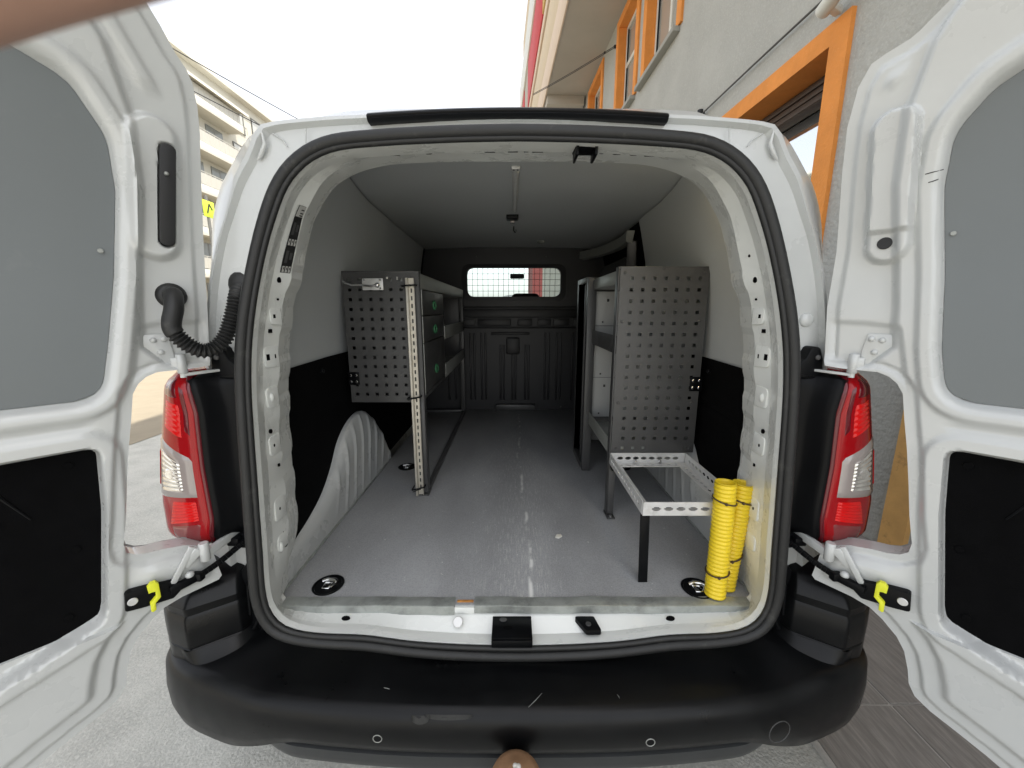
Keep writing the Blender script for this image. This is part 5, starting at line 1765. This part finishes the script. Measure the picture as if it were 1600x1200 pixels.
for fl in range(6):
    z0 = 1.2 + 3.05 * fl
    for y in (36.3, 39.2):
        f = MB()
        y0, y1, h = y - .8, y + .8, 1.75
        f.box(-24.02, -23.93, y0 - .09, y0, z0 + .3, z0 + .3 + h).box(-24.02, -23.93, y1, y1 + .09, z0 + .3, z0 + .3 + h).box(-24.02, -23.93, y0 - .09, y1 + .09, z0 + .3 + h, z0 + .3 + h + .09).box(-24.02, -23.90, y0 - .12, y1 + .12, z0 + .2, z0 + .3)
        w = build(f, "window", RAIL, AB)
        build(MB().box(-24.02, -23.97, y0, y1, z0 + .3, z0 + .3 + h), "pane", INGL, w)
        m3 = MB()
        for yy in np.linspace(y0 - .1, y1 + .1, 9):
            m3.cyl((-23.75, float(yy), z0 + .2), (-23.75, float(yy), z0 + .75), .015, 4)
        m3.bar((-23.75, y0 - .1, z0 + .75), (-23.75, y1 + .1, z0 + .75), .03, .03)
        build(m3, "window_rail", RAIL, w)
    # balcony
    s_ = build(MB().box(-24, -22.7, 21, 35.1, z0 - .55, z0 + .05, .02), "balcony", CRS, AB)
    m3 = MB()
    for yy in np.arange(21.1, 35.1, .5):
        m3.cyl((-22.8, float(yy), z0), (-22.8, float(yy), z0 + 1.0), .02, 4)
    m3.bar((-22.8, 21, z0 + 1.0), (-22.8, 35.05, z0 + 1.0), .05, .05)
    m3.bar((-22.8, 35.05, z0 + 1.0), (-24, 35.05, z0 + 1.0), .05, .05)
    m3.box(-22.82, -22.80, 21, 34.9, z0 + .12, z0 + .9)
    build(m3, "railing", mat("smoked_rail", (.34, .33, .29), .4) if "smoked_rail" not in bpy.data.materials else bpy.data.materials["smoked_rail"], s_)
    for y0, y1 in ((22, 24.2), (26, 28.5), (30.2, 31.6), (32.4, 34.2)):
        w = build(MB().box(-24.01, -23.95, y0, y1, z0 + .05, z0 + 2.2), "balcony_door", GLZ, AB)
        build(MB().box(-24.0, -23.94, (y0 + y1) / 2 - .04, (y0 + y1) / 2 + .04, z0 + .05, z0 + 2.2), "frame", RAIL, w)
# sloped canopy above the top balcony
m3 = MB().add([(-24, 21, 18.2), (-22.4, 21, 17.55), (-22.4, 35.5, 17.55), (-24, 35.5, 18.2), (-24, 21, 17.95), (-22.4, 21, 17.35), (-22.4, 35.5, 17.35), (-24, 35.5, 17.95)], [(0, 1, 2, 3), (7, 6, 5, 4), (1, 5, 6, 2), (0, 4, 5, 1), (3, 2, 6, 7), (0, 3, 7, 4)])
build(m3, "canopy", CRS, AB)

# lime sign and street cables between the buildings
sg = MB().box(-15.42, -15.38, 19.55, 20.3, 5.95, 6.75, .02)
sgo = thing("street_sign", "lime green sign below the cream apartment block", "sign", (-15.4, 19.9, 0))
build(sg, "sign_board", mat("lime_sign", (.45, .60, .04), .5), sgo)
mb = MB().bar((-15.372, 19.78, 6.15), (-15.372, 19.95, 6.6), .03, .06).bar((-15.372, 19.95, 6.6), (-15.372, 20.12, 6.35), .03, .05)
build(mb, "sign_mark", BLKD, sgo)
build(MB().cyl((-15.45, 19.9, 0), (-15.45, 19.9, 7.0), .07, 12), "sign_post", RAIL, sgo)
for k, (a, b_, sag) in enumerate([((-14, 12.5, 11.2), (-2, 34, 9.5), .5), ((-14, 13.2, 10.2), (-2, 36, 8.8), .6)]):
    a, b_ = Vector(a), Vector(b_)
    c = MB().tube([a + (b_ - a) * t - Vector((0, 0, sag * 4 * t * (1 - t))) for t in np.linspace(0, 1, 24)], .018, 6)
    o = build(c, "overhead_cable", BLKD, None, at=tuple(a))
    tag(o, ("upper" if k == 0 else "lower") + " thin overhead cable crossing the white sky past the apartment block", "cable", "overhead street cables")

# ================================================================== street ahead, seen through the bulkhead window
HB = thing("red_house", "red and cream house ahead, seen through the grille window", "house", (9, 40, 0))
build(MB().box(1.9, 16, 36, 46, 0, 11), "wall", mat("red_house_wall", (.16, .035, .035), .85, var=.1, vscale=.6), HB)
build(MB().box(3.15, 5.8, 35.9, 36.05, 0, 11.0), "cream_strip", CRM, HB)
build(MB().box(1.6, 16.3, 35.6, 46.3, 11, 11.4), "roof_slab", CRS, HB)
for z in (1.2, 4.2, 7.4):
    for x in (7.4, 11.2, 13.4):
        w = build(MB().box(x, x + 1.0, 35.94, 36.04, z, z + 1.6), "window", WFR, HB)
        build(MB().box(x + .08, x + .92, 35.92, 35.94, z + .08, z + 1.52), "pane", GLZ, w)

# ================================================================== fingertip at the lens corner
fg = MB()
cd_, f_ = .026, 600.0
P_ = math.atan(117 / 600.0)
F_ = Vector((0, math.cos(P_), -math.sin(P_)))
U_ = Vector((0, math.sin(P_), math.cos(P_)))
X_ = Vector((1, 0, 0))
C_ = Vector(camo.location)
a = C_ + F_ * .026 + X_ * -.0480 + U_ * .0330
b_ = C_ + F_ * .026 + X_ * -.0110 + U_ * .0422
pts, rad = [], []
ax = (b_ - a)
L = ax.length
for t, r_ in [(-2.2, .0098), (-1.7, .0096), (-1.1, .0091), (-.75, .0096), (-.4, .0092), (0, .0086), (.25, .0084), (.5, .0082), (.75, .0078), (.9, .0066), (.98, .0048), (1.02, .0022)]:
    pts.append(a + ax * t - F_ * .004 * max(0, -t) ** 1.2 * 1.6)
    rad.append(r_)
pp = cat_rom([tuple(p) + (r_,) for p, r_ in zip(pts, rad)], 4)
fg.tube([p[:3] for p in pp], [max(.001, p[3]) for p in pp], 20)
fo = thing("finger", "blurred fingertip poking into the top corner before the wide left door", "finger", tuple(a))
build(fg, "finger_skin", SKIN, fo, 80)
nl = MB().sphere((0, 0, 0), .006, 14, 8, (1, .25, .8))
nm = mat3(a + ax * .82 + U_ * .0072, ax.normalized(), U_, F_)
nl.v = [tuple(nm @ Vector(q)) for q in nl.v]
build(nl, "fingernail", NAIL, fo, 80)
